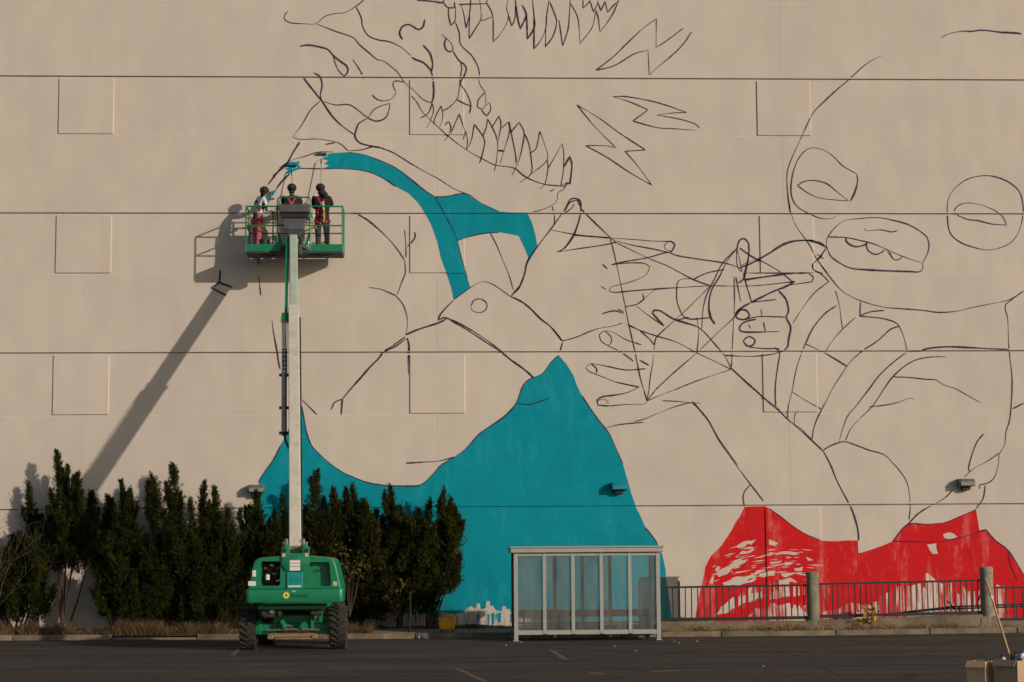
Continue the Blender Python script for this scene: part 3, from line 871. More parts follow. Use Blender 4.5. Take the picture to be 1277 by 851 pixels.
# ------------------------------------------------------------------ bus shelter
SY0, SY1 = -5.15, -3.75                       # front and back planes
sa = at(641, 790, SY0).x; sb = at(824, 790, SY0).x
SHZ = 2.14
sh = empty('bus_shelter', ((sa+sb)/2, (SY0+SY1)/2, 0), 'aluminium bus shelter with tall glass panes in front of teal wall', 'shelter')
m = MB(); m.box(((sa+sb)/2, (SY0+SY1)/2, SHZ+.075), (sb-sa+.16, SY1-SY0+.2, .15), None, .012); rf = m.build('roof', M['alu'], sh)
m = MB(); m.box(((sa+sb)/2, SY0-.115, SHZ+.135), (sb-sa+.2, .03, .04), None, .006); m.build('gutter_lip', M['alu'], rf)
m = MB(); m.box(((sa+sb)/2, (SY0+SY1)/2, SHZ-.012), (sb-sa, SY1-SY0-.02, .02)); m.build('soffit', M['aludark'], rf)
NB = 5
for (Y, back) in ((SY0, 0), (SY1, 1)):
    div = [0, 1.5, 2.5, 3.5, 5] if back else [0, 1, 2, 3, 4, 5]
    def bayx(d): return sa+.05+(sb-sa-.1)*d/NB
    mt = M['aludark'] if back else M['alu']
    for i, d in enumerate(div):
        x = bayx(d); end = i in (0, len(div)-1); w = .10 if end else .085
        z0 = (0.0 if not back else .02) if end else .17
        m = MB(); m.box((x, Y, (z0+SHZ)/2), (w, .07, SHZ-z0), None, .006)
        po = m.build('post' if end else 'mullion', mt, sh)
        if not end and i in (1, 4) and not back:
            for zz_ in (.62, .70):
                m = MB(); m.lathe([(.012, 0), (.012, -.045)], (x, Y, zz_), 'y', 8); m.build('bolt', M['black'], po)
        if end:
            m = MB(); m.box((x, Y, .012 if not back else .03), (.15, .13, .02), None, .004); m.build('foot_plate', M['alu'], po)
    if back:
        for d in (1.5, 3.5):
            m = MB(); m.box((bayx(d), Y, .09), (.07, .06, .155)); m.build('foot', M['alu'], sh)
    for a, b in zip(div, div[1:]):
        xa, xb = bayx(a)+.046, bayx(b)-.046
        for z, hh, nm in ((.21, .11, 'bottom_rail'), (SHZ-.05, .07, 'top_rail')):
            m = MB(); m.box(((xa+xb)/2, Y, z), (xb-xa, .055, hh), None, .005); m.build(nm, mt, sh)
        if back and b == 5: continue
        m = MB(); m.box(((xa+xb)/2, Y+.01, 1.18), (xb-xa+.03, .008, 1.86)); m.build('glass_pane', M['glass'], sh)
for s, x in ((0, sa+.05), (1, sb-.05)):
    m = MB(); m.box((x, (SY0+SY1)/2, .21), (.055, SY1-SY0-.1, .10)); m.build('side_rail', M['alu'], sh)
    m = MB(); m.box((x, (SY0+SY1)/2, 1.18), (.008, SY1-SY0-.1, 1.84)); m.build('glass_pane', M['glass'], sh)
bn = empty('bench', ((sa+sb)/2, SY1-.25, 0), 'brown wooden bench inside the glass bus shelter', 'bench')
for k, (y, z, h_) in enumerate(((SY1-.12, .665, .085), (SY1-.12, .575, .085))):
    m = MB(); m.box(((sa+sb)/2, y, z), (sb-sa-.26, .035, h_), None, .006); m.build('back_slat', M['wood'], bn)
for k in range(3):
    m = MB(); m.box(((sa+sb)/2, SY1-.22-k*.13, .39), (sb-sa-.3, .115, .035), None, .006); m.build('seat_slat', M['wood'], bn)
for i in range(3):
    x = sa+.3+(sb-sa-.6)*i/2; m = MB(); m.box((x, SY1-.33, .185), (.05, .05, .36)); m.bar((x, SY1-.09, .34), (x, SY1-.09, .72), .04); m.bar((x, SY1-.5, .355), (x, SY1-.08, .355), .04); m.build('leg', M['aludark'], bn)

# ------------------------------------------------------------------ low wall, concrete posts, iron fence
FY = -2.75
def fx(u): return at(u, 770, FY).x
def fz(u, v): return at(u, v, FY).z
xp1, xp2 = fx(1014), fx(1231.5)
lw = empty('low_wall', (fx(1000), FY, 0), 'low stained concrete retaining wall carrying the iron fence', 'wall')
segs = [(fx(822), xp1-.17, fz(850, 775), fz(1000, 774.5)), (xp1-.16, xp2-.17, fz(1024, 773.5), fz(1222, 766.5)), (xp2-.16, fx(1277)+9, fz(1245, 774), fz(1277, 773))]
for (x0, x1, z0, z1) in segs:
    m = MB(); vv = []
    n = 12
    for i in range(n+1):
        x = x0+(x1-x0)*i/n; zt = z0+(z1-z0)*min(1, i/n)+random.uniform(-.006, .006)
        vv += [(x, FY-.17, -.1), (x, FY-.16+random.uniform(-.006, .006), zt-.02), (x, FY-.13, zt), (x, FY+.17, zt), (x, FY+.17, -.1)]
    ff = []
    for i in range(n):
        a = i*5
        for j in range(4): ff.append((a+j, a+5+j, a+6+j, a+1+j))
    ff += [tuple(range(5)), tuple(range(n*5+4, n*5-1, -1))]
    m.add(vv, ff); m.build('wall_section', M['oldconc'], lw)
for (x, ub, vt_, vb_, r_, lab) in ((xp1, 1014, 713, 776, .155, 'round concrete post standing before the red mural pillar edge'), (xp2, 1231, 707, 787, .165, 'taller round concrete post with the wooden pole slanting before it')):
    z0, z1 = fz(ub, vb_), fz(ub, vt_)
    e = empty('concrete_post', (x, FY-.02, z0), lab, 'post', 'round concrete posts of the fence')
    m = MB(); m.lathe([(r_, z0-.1), (r_, z1-.17), (r_-.012, z1-.165)], (x, FY-.02, 0), 'z', 24); m.build('shaft', M['postconc'], e, sm=40)
    m = MB(); m.lathe([(r_-.012, z1-.166), (r_+.008, z1-.16), (r_+.008, z1-.03), (r_-.02, z1), (.01, z1+.005)], (x, FY-.02, 0), 'z', 24); m.build('cap', M['postconc'], e, sm=40)
    if ub > 1100: m = MB(); m.box((x+.0, FY-.075, (z0+.30)/2+.0), (.46, .21, .45+z0), None, .02); m.build('pedestal', M['oldconc'], e)
def fence(x0, x1, zb0, zb1, zt0, zt1, n, lab):
    e = empty('iron_fence', ((x0+x1)/2, FY, min(zb0, zb1)), lab, 'fence', 'black iron fence between concrete posts')
    m = MB(); m.bar((x0, FY, zt0), (x1, FY, zt1), .045, .05); m.build('top_rail', M['iron'], e)
    m = MB(); m.bar((x0, FY, zb0), (x1, FY, zb1), .045, .085); m.build('bottom_rail', M['iron'], e)
    proto = MB(); proto.box((0, 0, 0), (.026, .026, 1)); pm = None
    for i in range(n):
        t = (i+.5)/n; x = x0+(x1-x0)*t; zb = zb0+(zb1-zb0)*t; zt = zt0+(zt1-zt0)*t
        if pm is None: ob = proto.build('baluster', M['iron'], e, org=(0, 0, 0)); pm = ob.data
        else: ob = link('baluster', pm, e)
        ob.location = Vector((x, FY, (zb+zt)/2))-Vector(e.location); ob.scale = (1, 1, zt-zb)
        ob.rotation_euler = (0, random.gauss(0, .006), random.gauss(0, .1))
    return e
fence(fx(812), xp1-.15, fz(830, 773), fz(1000, 770.5), fz(830, 733), fz(1003, 730), 25, 'black iron fence section between shelter and first concrete post')
fence(xp1+.15, xp2-.16, fz(1023, 769), fz(1222, 764), fz(1023, 728.5), fz(1222, 724), 29, 'long black iron fence section between the two concrete posts')
fence(xp2+.17, fx(1277)+8, fz(1240, 773), fz(1500, 771), fz(1240, 733), fz(1500, 731), 40, 'black iron fence section beyond the taller concrete post')
hr = empty('handrail', (fx(1200), -2.1, .2), 'dark slanting pipe handrail behind the iron fence', 'handrail')
def hp(u, v): return at(u, v, -2.1)
for a, b in (((1098, 767), (1186, 757)), ((1130, 764), (1188, 758.5)), ((1186, 757), (1290, 753)), ((1188, 759.5), (1290, 756))):
    m = MB(); m.bar(hp(*a), hp(*b), .035, .045); m.build('rail', M['iron'], hr)
for a, b in (((1181, 749), (1193, 762)), ((1196, 757), (1197, 771)), ((1222, 742), (1218, 757)), ((1268, 754), (1268, 770))):
    m = MB(); m.bar(hp(*a), hp(*b), .03, .03); m.build('upright', M['iron'], hr)
# smoked glass screen behind the shelter's end
gy = -2.35
gx0, gx1 = at(797, 750, gy).x, at(847, 750, gy).x; gz0, gz1 = .12, at(830, 720, gy).z
gs = empty('glass_screen', ((gx0+gx1)/2, gy, .1), 'smoked glass screen with dark edge posts behind the fence end', 'screen')
m = MB(); m.box(((gx0+gx1)/2, gy, (gz0+gz1)/2), (gx1-gx0-.03, .012, gz1-gz0)); m.build('pane', M['tint'], gs)
for x in (gx0, gx1):
    m = MB(); m.box((x, gy, (gz0+gz1)/2-.05), (.05, .05, gz1-gz0-.1), None, .004); m.build('post', M['iron'], gs)
m = MB(); m.box(((gx0+gx1)/2, gy, gz1+.008), (gx1-gx0+.05, .025, .014)); m.build('top_trim', M['aludark'], gs)

# ------------------------------------------------------------------ mop bucket, litter, boxes
BY = -3.16
bx = at(557.5, 785, BY)
mb = empty('mop_bucket', (bx.x, BY, .145), 'yellow wheeled mop bucket on the walk by the hedge', 'bucket')
def tub(c, w0, d0, w1, d1, h, bev=.03):
    bm = bmesh.new(); bmesh.ops.create_cube(bm, size=1)
    for v in bm.verts:
        t = v.co.z+.5; v.co = Vector((v.co.x*(w0+(w1-w0)*t), v.co.y*(d0+(d1-d0)*t), t*h))
    bmesh.ops.bevel(bm, geom=[e for e in bm.edges], offset=bev, segments=2, affect='EDGES', profile=.5)
    m = MB(); m.bm(bm, Matrix.Translation(Vector(c))); return m
z0 = .145+.075
tub((bx.x, BY, z0), .38, .26, .44, .30, .27).build('tub', M['mop'], mb, sm=40)
m = MB(); m.box((bx.x, BY, z0+.275), (.47, .33, .03), None, .012); m.build('rim', M['mop'], mb)
tub((bx.x+.06, BY+.02, z0+.27), .24, .20, .30, .24, .08).build('wringer', M['mop'], mb, sm=40)
m = MB(); m.tube([(bx.x+.17, BY+.04, z0+.34), (bx.x+.21, BY+.04, z0+.39), (bx.x+.20, BY+.04, z0+.40)], .012, 6); m.build('wringer_handle', M['black'], mb)
for sx in (-.15, .15):
    for sy in (-.1, .1):
        m = MB(); m.lathe([(.036, -.012), (.036, .012)], (bx.x+sx, BY+sy, .145+.037), 'x', 12); m.box((bx.x+sx, BY+sy, .145+.07), (.035, .03, .03)); m.build('caster', M['black'], mb)
for i in range(3):
    m = MB(); m.box((bx.x-.13+.13*i, BY-.142, z0+.15), (.055, .012, .2), Matrix.Rotation(R(4), 3, 'X'), .005); m.build('moulded_rib', M['mop'], mb)
cp = gnd(527, 797.5); cy_ = kerb_y(cp.x)-.06
cn = empty('drink_can', (cp.x, cy_, 0), 'crushed blue and white can lying against the kerb', 'can')
m = MB(); m.lathe([(.026, -.085), (.033, -.075), (.033, .0), (.030, .03)], (cp.x, cy_, .034), 'x', 14); m.build('blue_half', M['bluecan'], cn, sm=50)
m = MB(); m.lathe([(.030, .031), (.033, .04), (.032, .07), (.025, .08)], (cp.x-.13, cy_, .034), 'x', 14); m.build('white_half', M['white'], cn, sm=50)
bk = at(541, 774, -.5)
m = MB(); m.box((0, 0, .14), (.26, .2, .24), None, .02); m.box((0, 0, .275), (.3, .24, .03), None, .01); m.lathe([(.03, .26), (.03, .31)], (.05, 0, 0), 'z', 10)
ob = m.build('valve_box', M['greydk'], org=(0, 0, 0)); ob.location = (bk.x, -.5, .19); tag(ob, 'small dark valve box at the foot of the teal wall', 'box')
LIT = [(841, 801), (847, 803), (869, 801), (767, 807), (793, 813), (631, 806), (650, 802), (952, 832)]
for i, (u, v) in enumerate(LIT):
    p = gnd(u, v); m = MB(); s_ = random.uniform(.018, .038)
    m.add([(p.x-s_, p.y-s_*.6, .006), (p.x+s_, p.y-s_*.8, .02), (p.x+s_*.9, p.y+s_*.7, .03), (p.x-s_*.7, p.y+s_*.8, .012), (p.x, p.y, .035), (p.x, p.y, .005)],
          [(0, 1, 4), (1, 2, 4), (2, 3, 4), (3, 0, 4), (1, 0, 5), (2, 1, 5), (3, 2, 5), (0, 3, 5)])
    tag(m.build('paper_scrap', M['scrap'], org=(p.x, p.y, 0)), 'tiny white scrap of litter lying on the dark asphalt', 'litter', 'white scraps scattered on the asphalt')

def carton(cx, cy, w, d, h, rz, lab, flap=True):
    e = empty('cardboard_box', (cx, cy, 0), lab, 'box', 'open cardboard boxes on the asphalt')
    Rm = Matrix.Rotation(rz, 3, 'Z'); T = Matrix.Translation((cx, cy, 0)) @ Rm.to_4x4(); t = .008
    for (x, y, a, b) in ((-w/2, 0, t, d), (w/2, 0, t, d), (0, -d/2+t*.5, w-t*1.2, t), (0, d/2-t*.5, w-t*1.2, t)):
        m = MB(); m.box(T @ Vector((x, y, h/2+.003)), (a, b, h), Rm); m.build('side', M['card'], e)
    m = MB(); m.box(T @ Vector((0, 0, .006)), (w-.02, d-.02, .008), Rm); m.build('bottom', M['card'], e)
    if flap:
        for (x, y, ax, a, b, ang) in ((-w/2-.045, 0, 'Y', .12, d*.96, 55), (w/2+.05, 0, 'Y', .12, d*.96, -48)):
            m = MB(); m.box(T @ Vector((x, y, h-.035)), (a, b, .006), Rm @ Matrix.Rotation(R(-ang), 3, ax)); m.build('flap', M['card'], e)
    return e, T
bp = gnd(1266, 861)
b1, T1 = carton(bp.x+.03, bp.y+.02, .52, .42, .47, R(38), 'open brown cardboard box filled with spray cans and a pole')
m = MB(); q = T1 @ Vector((.262, 0, .05)); n_ = (T1.to_3x3() @ Vector((1, 0, 0)))
for k in range(3): m.box(T1 @ Vector((.266, -.12+.02*k, .30-.035*k)), (.002, .012, .02), T1.to_3x3())
m.build('printed_mark', M['ink'], b1)
carton(bp.x-.47, bp.y+.25, .36, .30, .44, R(52), 'empty dark brown cardboard box half behind the box of cans')
for i, (dx, dy, zz, tl) in enumerate((a_, b_, c_+.05, d__) for (a_, b_, c_, d__) in ((-.16, -.05, .46, .25), (-.10, .10, .44, -.3), (-.03, -.08, .45, .5), (.02, .05, .46, -.1), (.10, -.03, .49, .12), (.17, -.05, .49, -.18), (-.06, .02, .42, .6), (.12, .12, .47, .1))):
    c = T1 @ Vector((dx, dy, 0)); e = empty('spray_can', (c.x, c.y, zz-.14), 'white and black spray can standing in the open cardboard box', 'can', 'spray cans in the cardboard box')
    Rm = Matrix.Rotation(tl, 3, 'Y') @ Matrix.Rotation(tl*.5, 3, 'X')
    def lt(prof, mat, nm, sm=50):
        mm = MB(); mm.lathe(prof, (0, 0, 0), 'z', 14); mm.v = [Rm @ p+Vector((c.x, c.y, zz-.14)) for p in mm.v]; mm.build(nm, mat, e, sm=sm)
    lt([(.031, 0), (.033, .005), (.033, .15), (.028, .165), (.018, .172)], M['white'] if i % 3 else M['ink'], 'can_body')
    lt([(.0325, .03), (.0338, .031), (.0338, .08), (.0325, .081)], M['black'] if i % 3 else M['white'], 'label_band')
    lt([(.018, .1725), (.024, .175), (.024, .205), (.018, .21)], M['black'] if i % 2 else M['bluecan'], 'cap')
pa = T1 @ Vector((.05, -.02, .05)); pb = at(1229.5, 722.5, pa.y+.35)
e = empty('extension_pole', pa, 'bare wooden extension pole leaning out of the box of cans', 'pole')
m = MB(); m.tube([pa, pa.lerp(pb, .5), pb], [.017, .016, .016], 12); m.build('shaft', M['pole'], e, sm=40)
d_ = (pb-pa).normalized(); m = MB(); m.tube([pa.lerp(pb, .81), pa.lerp(pb, .845)], .0175, 12); m.build('sticker', M['white'], e)
m = MB(); m.tube([pb, pb+d_*.03], [.012, .010], 10); m.build('threaded_tip', M['pole'], e)

# ------------------------------------------------------------------ boom lift
def text_mesh(body, size, mat, parent, org, name='lettering', ext=.002):
    cu = bpy.data.curves.new('txt', 'FONT'); cu.body = body; cu.size = size; cu.align_x = 'CENTER'; cu.align_y = 'CENTER'; cu.extrude = ext
    to = bpy.data.objects.new('txt', cu); COL.objects.link(to)
    dg = bpy.context.evaluated_depsgraph_get(); me = bpy.data.meshes.new_from_object(to.evaluated_get(dg))
    bpy.data.objects.remove(to); me.materials.clear(); me.materials.append(mat); me.name = name
    me.transform(Matrix.Translation(Vector(org)-ORG[root(parent).as_pointer()]) @ Matrix.Rotation(R(90), 4, 'X'))
    return link(name, me, parent)
LX = (at(299, 800, -8.10).x+at(431, 800, -8.10).x)/2
lift = empty('boom_lift', (LX, -6.50, 0), 'green telescopic boom lift with its work platform raised to the mural', 'boom lift')
TW = (at(431, 800, -7.75).x-at(299, 800, -7.75).x)/2                                     # half width over the tyres
# wheels
def make_wheel():
    m = MB(); r = .485; w = .36
    m.lathe([(.27, -w/2+.02), (.36, -w/2), (.44, -w/2+.01), (.455, -w/2+.05), (.455, w/2-.05), (.44, w/2-.01), (.36, w/2), (.27, w/2-.02)], (0, 0, 0), 'x', 40)
    n = 20
    for k in range(n):
        for s in (-1, 1):
            a = 2*math.pi*(k+(.5 if s > 0 else 0))/n
            Rm = Matrix.Rotation(a, 3, 'X') @ Matrix.Rotation(s*R(32), 3, 'Z')
            m.box(Matrix.Rotation(a, 3, 'X') @ Vector((s*.088, 0, .463)), (.215, .062, .055), Rm, .008)
    return m
wheel_m = None
for sx in (-1, 1):
    for y in (-7.75, -5.25):
        e = empty('wheel', (0, 0, 0)); e.parent = lift; e.location = Vector((LX+sx*(TW-.18-(.17 if y > -7 else 0)), y, .485))-Vector(lift.location)
        if wheel_m is None:
            base = MB(); base = make_wheel(); to = base.build('tyre', M['tyre'], e, org=(0, 0, 0), sm=35); wheel_m = to.data
            rm = MB(); rm.lathe([(.05, -.15), (.12, -.15), (.14, -.08), (.25, -.07), (.275, -.15), (.275, .15), (.25, .07), (.14, .08), (.12, .15), (.05, .15)], (0, 0, 0), 'x', 28)
            for k in range(8): rm.lathe([(.014, -.10), (.014, .10)], (0, .19*math.cos(k*math.pi/4), .19*math.sin(k*math.pi/4)), 'x', 6)
            ro = rm.build('rim', M['rim'], e, org=(0, 0, 0), sm=35); rim_m = ro.data
        else:
            link('tyre', wheel_m, e); link('rim', rim_m, e)
        e.rotation_euler.x = random.uniform(0, 1)
def lb(name, c, size, mat, bev=.01, parent=None, M3=None):
    m = MB(); m.box((LX+c[0], c[1], c[2]), size, M3, bev); return m.build(name, mat, parent or lift)
for y in (-7.75, -5.25):
    lb('axle', (0, y, .50), (1.9, .20, .20), M['green'], .02)
    for s in (-1, 1):
        lb('steering_hub', (s*.80, y, .50), (.16, .28, .34), M['green'], .03)
        lb('axle_bracket', (s*.42, y-.12, .55), (.07, .10, .46), M['green'], .01)
        lb('fender_plate', (s*.62, y-.10, .40), (.36, .12, .10), M['green'], .01)
lb('chassis', (0, -6.50, .62), (1.05, 2.6, .34), M['green'], .03)
for s in (-1, 1): lb('tie_rod_guard', (s*.22, -8.02, .58), (.10, .16, .22), M['green'], .02, M3=Matrix.Rotation(s*R(25), 3, 'Y'))
m = MB(); m.tube([(LX-.6, -8.00, .44), (LX-.1, -8.02, .46), (LX+.1, -8.02, .46), (LX+.6, -8.00, .44)], .028, 8); m.build('tie_rod', M['steel'], lift)
m = MB(); m.tube([(LX-.3, -8.02, .6), (LX-.02, -8.06, .52)], .035, 8); m.build('steer_cylinder', M['steel'], lift)
lb('drawbar', (0, -8.15, .33), (1.1, .10, .09), M['rust'], .02)
lb('drawbar_end', (-.5, -8.17, .30), (.14, .14, .1), M['rust'], .02); lb('drawbar_end', (.5, -8.17, .30), (.14, .14, .1), M['rust'], .02)
m = MB(); m.tube([(LX+.1, -8.20, .22), (LX+.3, -8.25, .16), (LX+.45, -8.20, .22)], .012, 6); m.build('hose', M['black'], lift)
for s in (-1, 1):
    m = MB(); m.tube([(LX+s*.5, -7.80, .9), (LX+s*.45, -7.95, .7), (LX+s*.56, -7.90, .6)], .022, 6); m.build('hose', M['black'], lift)
m = MB(); m.lathe([(.55, .79), (.62, .80), (.62, .93), (.55, .94)], (LX, -6.50, 0), 'z', 32); m.build('slewing_ring', M['black'], lift, sm=40)
lb('turntable', (0, -7.15, .97), (1.5, 2.9, .10), M['green'], .02)
lb('drive_motor', (-.5, -8.30, .86), (.32, .4, .26), M['engine'], .04); lb('drive_motor', (.55, -8.30, .88), (.3, .4, .2), M['engine'], .04)
for k in range(3):
    m = MB(); m.lathe([(.05, -.1), (.06, .1)], (LX-.62+.18*k, -8.45, .84+.05*(k % 2)), 'y', 10); m.build('hydraulic_fitting', M['steel'] if k == 1 else M['engine'], lift, sm=40)
# rounded hood: counterweight housing with two openings
HY0, HY1 = -8.92, -7.0
def zz(v): return at(368, v, HY0).z
def xx(u): return at(u, 715, HY0).x
def rounded(poly, r, n=5):
    out = []; k = len(poly)
    for i in range(k):
        p = Vector(poly[i]); a = Vector(poly[i-1]); b = Vector(poly[(i+1) % k]); rr = r[i] if isinstance(r, (list, tuple)) else r
        if rr <= 0: out.append(tuple(p)); continue
        pa_ = p+(a-p).normalized()*rr; pb_ = p+(b-p).normalized()*rr
        for q in range(n+1):
            t = q/n; out.append(tuple(pa_*(1-t)**2+p*2*t*(1-t)+pb_*t*t))
    return out
hood = rounded([(xx(309.5), zz(735.5)), (xx(426), zz(735.5)), (xx(417.5), zz(697)), (xx(367), zz(692)), (xx(317), zz(696))], [.02, .02, .16, .3, .16])
def holed_shell(outline, holes, y0, y1):
    """housing with real openings: a rounded shell, its end face triangulated around the holes, each hole given walls (and a back)"""
    m = MB(); n = len(outline); cx = sum(p[0] for p in outline)/n; cz = sum(p[1] for p in outline)/n
    def inset(d): return [(cx+(a-cx)*(1-d/abs(1.1)), cz+(b-cz)*(1-d/.5)) for a, b in outline]
    rings = [(inset(.045), y0), (inset(.018), y0+.008), (inset(.004), y0+.03), (outline, y0+.07), (outline, y1)]
    V = [(a, y, b) for R_, y in rings for a, b in R_]; F = []
    for k in range(len(rings)-1):
        for i in range(n): F.append((k*n+i, k*n+(i+1) % n, (k+1)*n+(i+1) % n, (k+1)*n+i))
    F.append(tuple(range((len(rings)-1)*n, len(rings)*n))); m.add(V, F)
    co = [Vector(p) for p in rings[0][0]]; ed = [(i, (i+1) % n) for i in range(n)]
    for H_, dep, back in holes:
        q = len(co); co += [Vector(p) for p in H_]; ed += [(q+i, q+(i+1) % len(H_)) for i in range(len(H_))]
    v, e, f, *_ = delaunay_2d_cdt(co, ed, [], 0, 1e-6); FF = []
    for t in f:
        c = (sum(v[i].x for i in t)/len(t), sum(v[i].y for i in t)/len(t))
        if inside(c, rings[0][0]) and not any(inside(c, h[0]) for h in holes): FF.append(tuple(t))
    m.add([(p.x, y0, p.y) for p in v], FF)
    for H_, dep, back in holes:
        k = len(H_); VV = [(a, y0, b) for a, b in H_]+[(a, y0+dep, b) for a, b in H_]
        ff = [(i, (i+1) % k, k+(i+1) % k, k+i) for i in range(k)]
        if back: ff.append(tuple(range(k, 2*k)))
        m.add(VV, ff)
    return m
holeL = rounded([(xx(325), zz(730.5)), (xx(349.5), zz(730.5)), (xx(349.5), zz(700)), (xx(325.5), zz(700))], .05)
holeR = rounded([(xx(385.5), zz(731.5)), (xx(413), zz(731.5)), (xx(411), zz(701.5)), (xx(385.5), zz(701.5))], .06)
ho = holed_shell(hood, [(holeL, .72, True), (holeR, .2, True)], HY0, HY1).build('hood', M['green'], lift, sm=35)
ex0, ex1, ez0, ez1 = xx(326), xx(349), zz(730), zz(700.5)
box_at(lift, 'engine_block', ex0, ex1, HY0+.42, HY0+.7, ez0+.03, ez1-.03, M['engine'], .0)
for k in range(16):
    px = random.uniform(ex0+.06, ex1-.06); pz = random.uniform(ez0+.08, ez1-.08); s_ = random.uniform(.03, .08)
    m = MB()
    if k % 3: m.box((px, HY0+.36, pz), (s_*1.6, .14, s_), Matrix.Rotation(random.uniform(-.5, .5), 3, 'Y'), .01)
    else: m.tube([(px, HY0+.3, pz), (px+.08, HY0+.25, pz+.06), (px+.12, HY0+.35, pz-.04)], .015, 6)
    m.build('engine_part', [M['engine'], M['steel'], M['rust'], M['black']][k % 4], lift)
m = MB(); m.lathe([(.045, -.06), (.05, -.05), (.05, .05), (.02, .07)], (xx(332.5), HY0+.22, zz(720)), 'z', 14); m.build('filter_can', M['decal'], lift, sm=40)
# bumper band
m = MB(); m.box((LX+.0, (HY0+HY1)/2-.06, 1), (1, 1, 1), None, 0); m = MB()
bz0, bz1 = zz(751.5), zz(735)
bpoly = rounded([(xx(308)-.02, HY0+1.0), (xx(308)-.02, HY0-.06), (xx(428)+.0, HY0-.06), (xx(428)+.0, HY0+1.0)], [0, .10, .10, 0])
m.prism(bpoly, bz0, bz1, 'z', .012); bump_ = m.build('counterweight', M['green'], lift, sm=35)
by = HY0-.062
# sunburst emblem and lettering
m = MB(); sxu, szv = xx(357.5), zz(742.5); pts = []
for k in range(20):
    r_ = .085 if k % 2 == 0 else .058; a = 2*math.pi*k/20; pts.append((sxu+r_*math.cos(a), szv+r_*math.sin(a)))
m.prism(pts, by-.004, by+.001, 'y'); m.build('emblem', M['sunyellow'], bump_)
m = MB(); m.lathe([(.026, 0), (.026, .003)], (sxu, by-.006, szv), 'y', 14); m.build('emblem_centre', M['ink2'], bump_)
text_mesh('Sunbelt', .13, M['ink'], bump_, (xx(373.2), by-.003, zz(742.8)))
m = MB(); m.box((xx(367), by-.002, zz(737.2)), (.07, .004, .03)); m.build('decal', M['decaltan'], bump_)
text_mesh('600S', .10, M['ink'], ho, (xx(396), HY0+.196, zz(712.5)))
for (u, v, w, h_, mt) in ((317, 715, .08, .14, 'decal'), (314.5, 727.5, .17, .10, 'decal'), (418, 728.5, .09, .09, 'decaltan')):
    m = MB(); m.box((xx(u), HY0-.003, zz(v)), (w, .006, h_)); m.build('decal', M[mt], ho)
# centre yoke plate with lugs
yk = rounded([(xx(357), zz(712)), (xx(378.5), zz(712)), (xx(386), zz(703)), (xx(386), zz(684)), (xx(381), zz(679)), (xx(377.3), zz(679)), (xx(377.3), zz(690)), (xx(361.2), zz(690)), (xx(361.2), zz(679)), (xx(356), zz(679.5)), (xx(350.8), zz(684)), (xx(350.8), zz(704))], .02, 2)
m = MB(); m.prism(yk, HY0-.05, HY0+.03, 'y', .006); yo = m.build('yoke', M['green'], lift, sm=35)
for u in (354, 382.3):
    m = MB(); m.lathe([(.05, 0), (.05, .008)], (xx(u), HY0-.058, zz(686.8)), 'y', 18); m.build('pin_hole', M['black'], yo)
    m = MB(); m.box((xx(u), HY0-.055, zz(692.3)), (.07, .006, .08)); m.build('decal', M['decaltan'], yo)
for (v, h_, mt) in ((700.6, .07, 'decal'), (704.6, .07, 'decal'), (709, .095, 'decal'), (698.5, .012, 'decalred'), (702.6, .012, 'decalred'), (706.4, .012, 'decalred')):
    m = MB(); m.box((xx(368), HY0-.053-(.002 if mt == 'decalred' else 0), zz(v)), (.23, .006, h_)); m.build('decal', M[mt], yo)
text_mesh('600S', .11, M['ink2'], yo, (xx(366.5), HY0-.052, zz(694.5)))
for s, u in ((-1, 359), (1, 379.8)):                  # side plates that carry the boom pivot
    m = MB(); m.prism([(HY0+.02, zz(712)), (HY0+.02, zz(680)), (HY0+.25, zz(678)), (HY0+.6, zz(700)), (HY0+.6, zz(712))], xx(u)-.025, xx(u)+.025, 'x', .006); m.build('pivot_plate', M['green'], yo)
tp = [(xx(358), zz(734.5)), (xx(377.5), zz(734.5)), (xx(377.5), zz(713.5)), (xx(358), zz(713.5))]
m = MB(); m.prism(tp, HY0-.04, HY0+.02, 'y', .008); tpl = m.build('access_panel', M['tealplate'], lift)
text_mesh('JLG', .15, M['ink2'], tpl, (xx(367.5), HY0-.043, zz(723.5)))
m = MB(); m.box((xx(367.5), HY0-.043, zz(731.3)), (.28, .004, .035)); m.build('decal', M['decal'], tpl)

# boom
PY = -8.62; P0 = at(368.2, 684, PY)
TY = -1.56; P1 = at(366, 297, TY)
BD = (P1-P0).normalized(); BX = Vector((1, 0, 0)); BU = BX.cross(BD).normalized()
def along(t): return P0+(P1-P0)*t
def section(name, t0, t1, w, h, mat, parent, bev=.015):
    m = MB(); a, b = along(t0), along(t1); Mx = Matrix((BX, BD, BU)).transposed(); m.box((a+b)/2, (w, (b-a).length, h), Mx, bev); return m.build(name, mat, parent)
bo = section('boom_base', -.006, .735, .262, .34, M['cream'], lift)
fl = section('boom_fly', .60, 1.0, .205, .26, M['greenlt'], lift)
section('wear_collar', .727, .7365, .275, .352, M['cream'], bo, .004)
for k in range(14):
    m = MB(); c = along(.74+.25*k/13)-BU*.131; m.lathe([(.009, 0), (.009, .006)], c+Vector((.04, 0, 0)), 'y', 8); m.build('bolt', M['steel'], fl)
m = MB(); m.lathe([(.05, -.28), (.06, -.27), (.06, .27), (.05, .28)], P0+BD*.12, 'x', 16); m.build('pivot_pin', M['steel'], yo, sm=40)
for s in (-1, 1):
    m = MB(); m.box(P0+Vector((s*.19, -.1, .14)), (.07, .1, .16), None, .02); m.build('pivot_lug', M['steel'], yo)
m = MB(); m.tube([P0+Vector((0, 1.2, -.7)), along(.28)-BU*.22+Vector((0, .25, 0))], .07, 14); m.build('lift_cylinder', M['steel'], lift, sm=40)
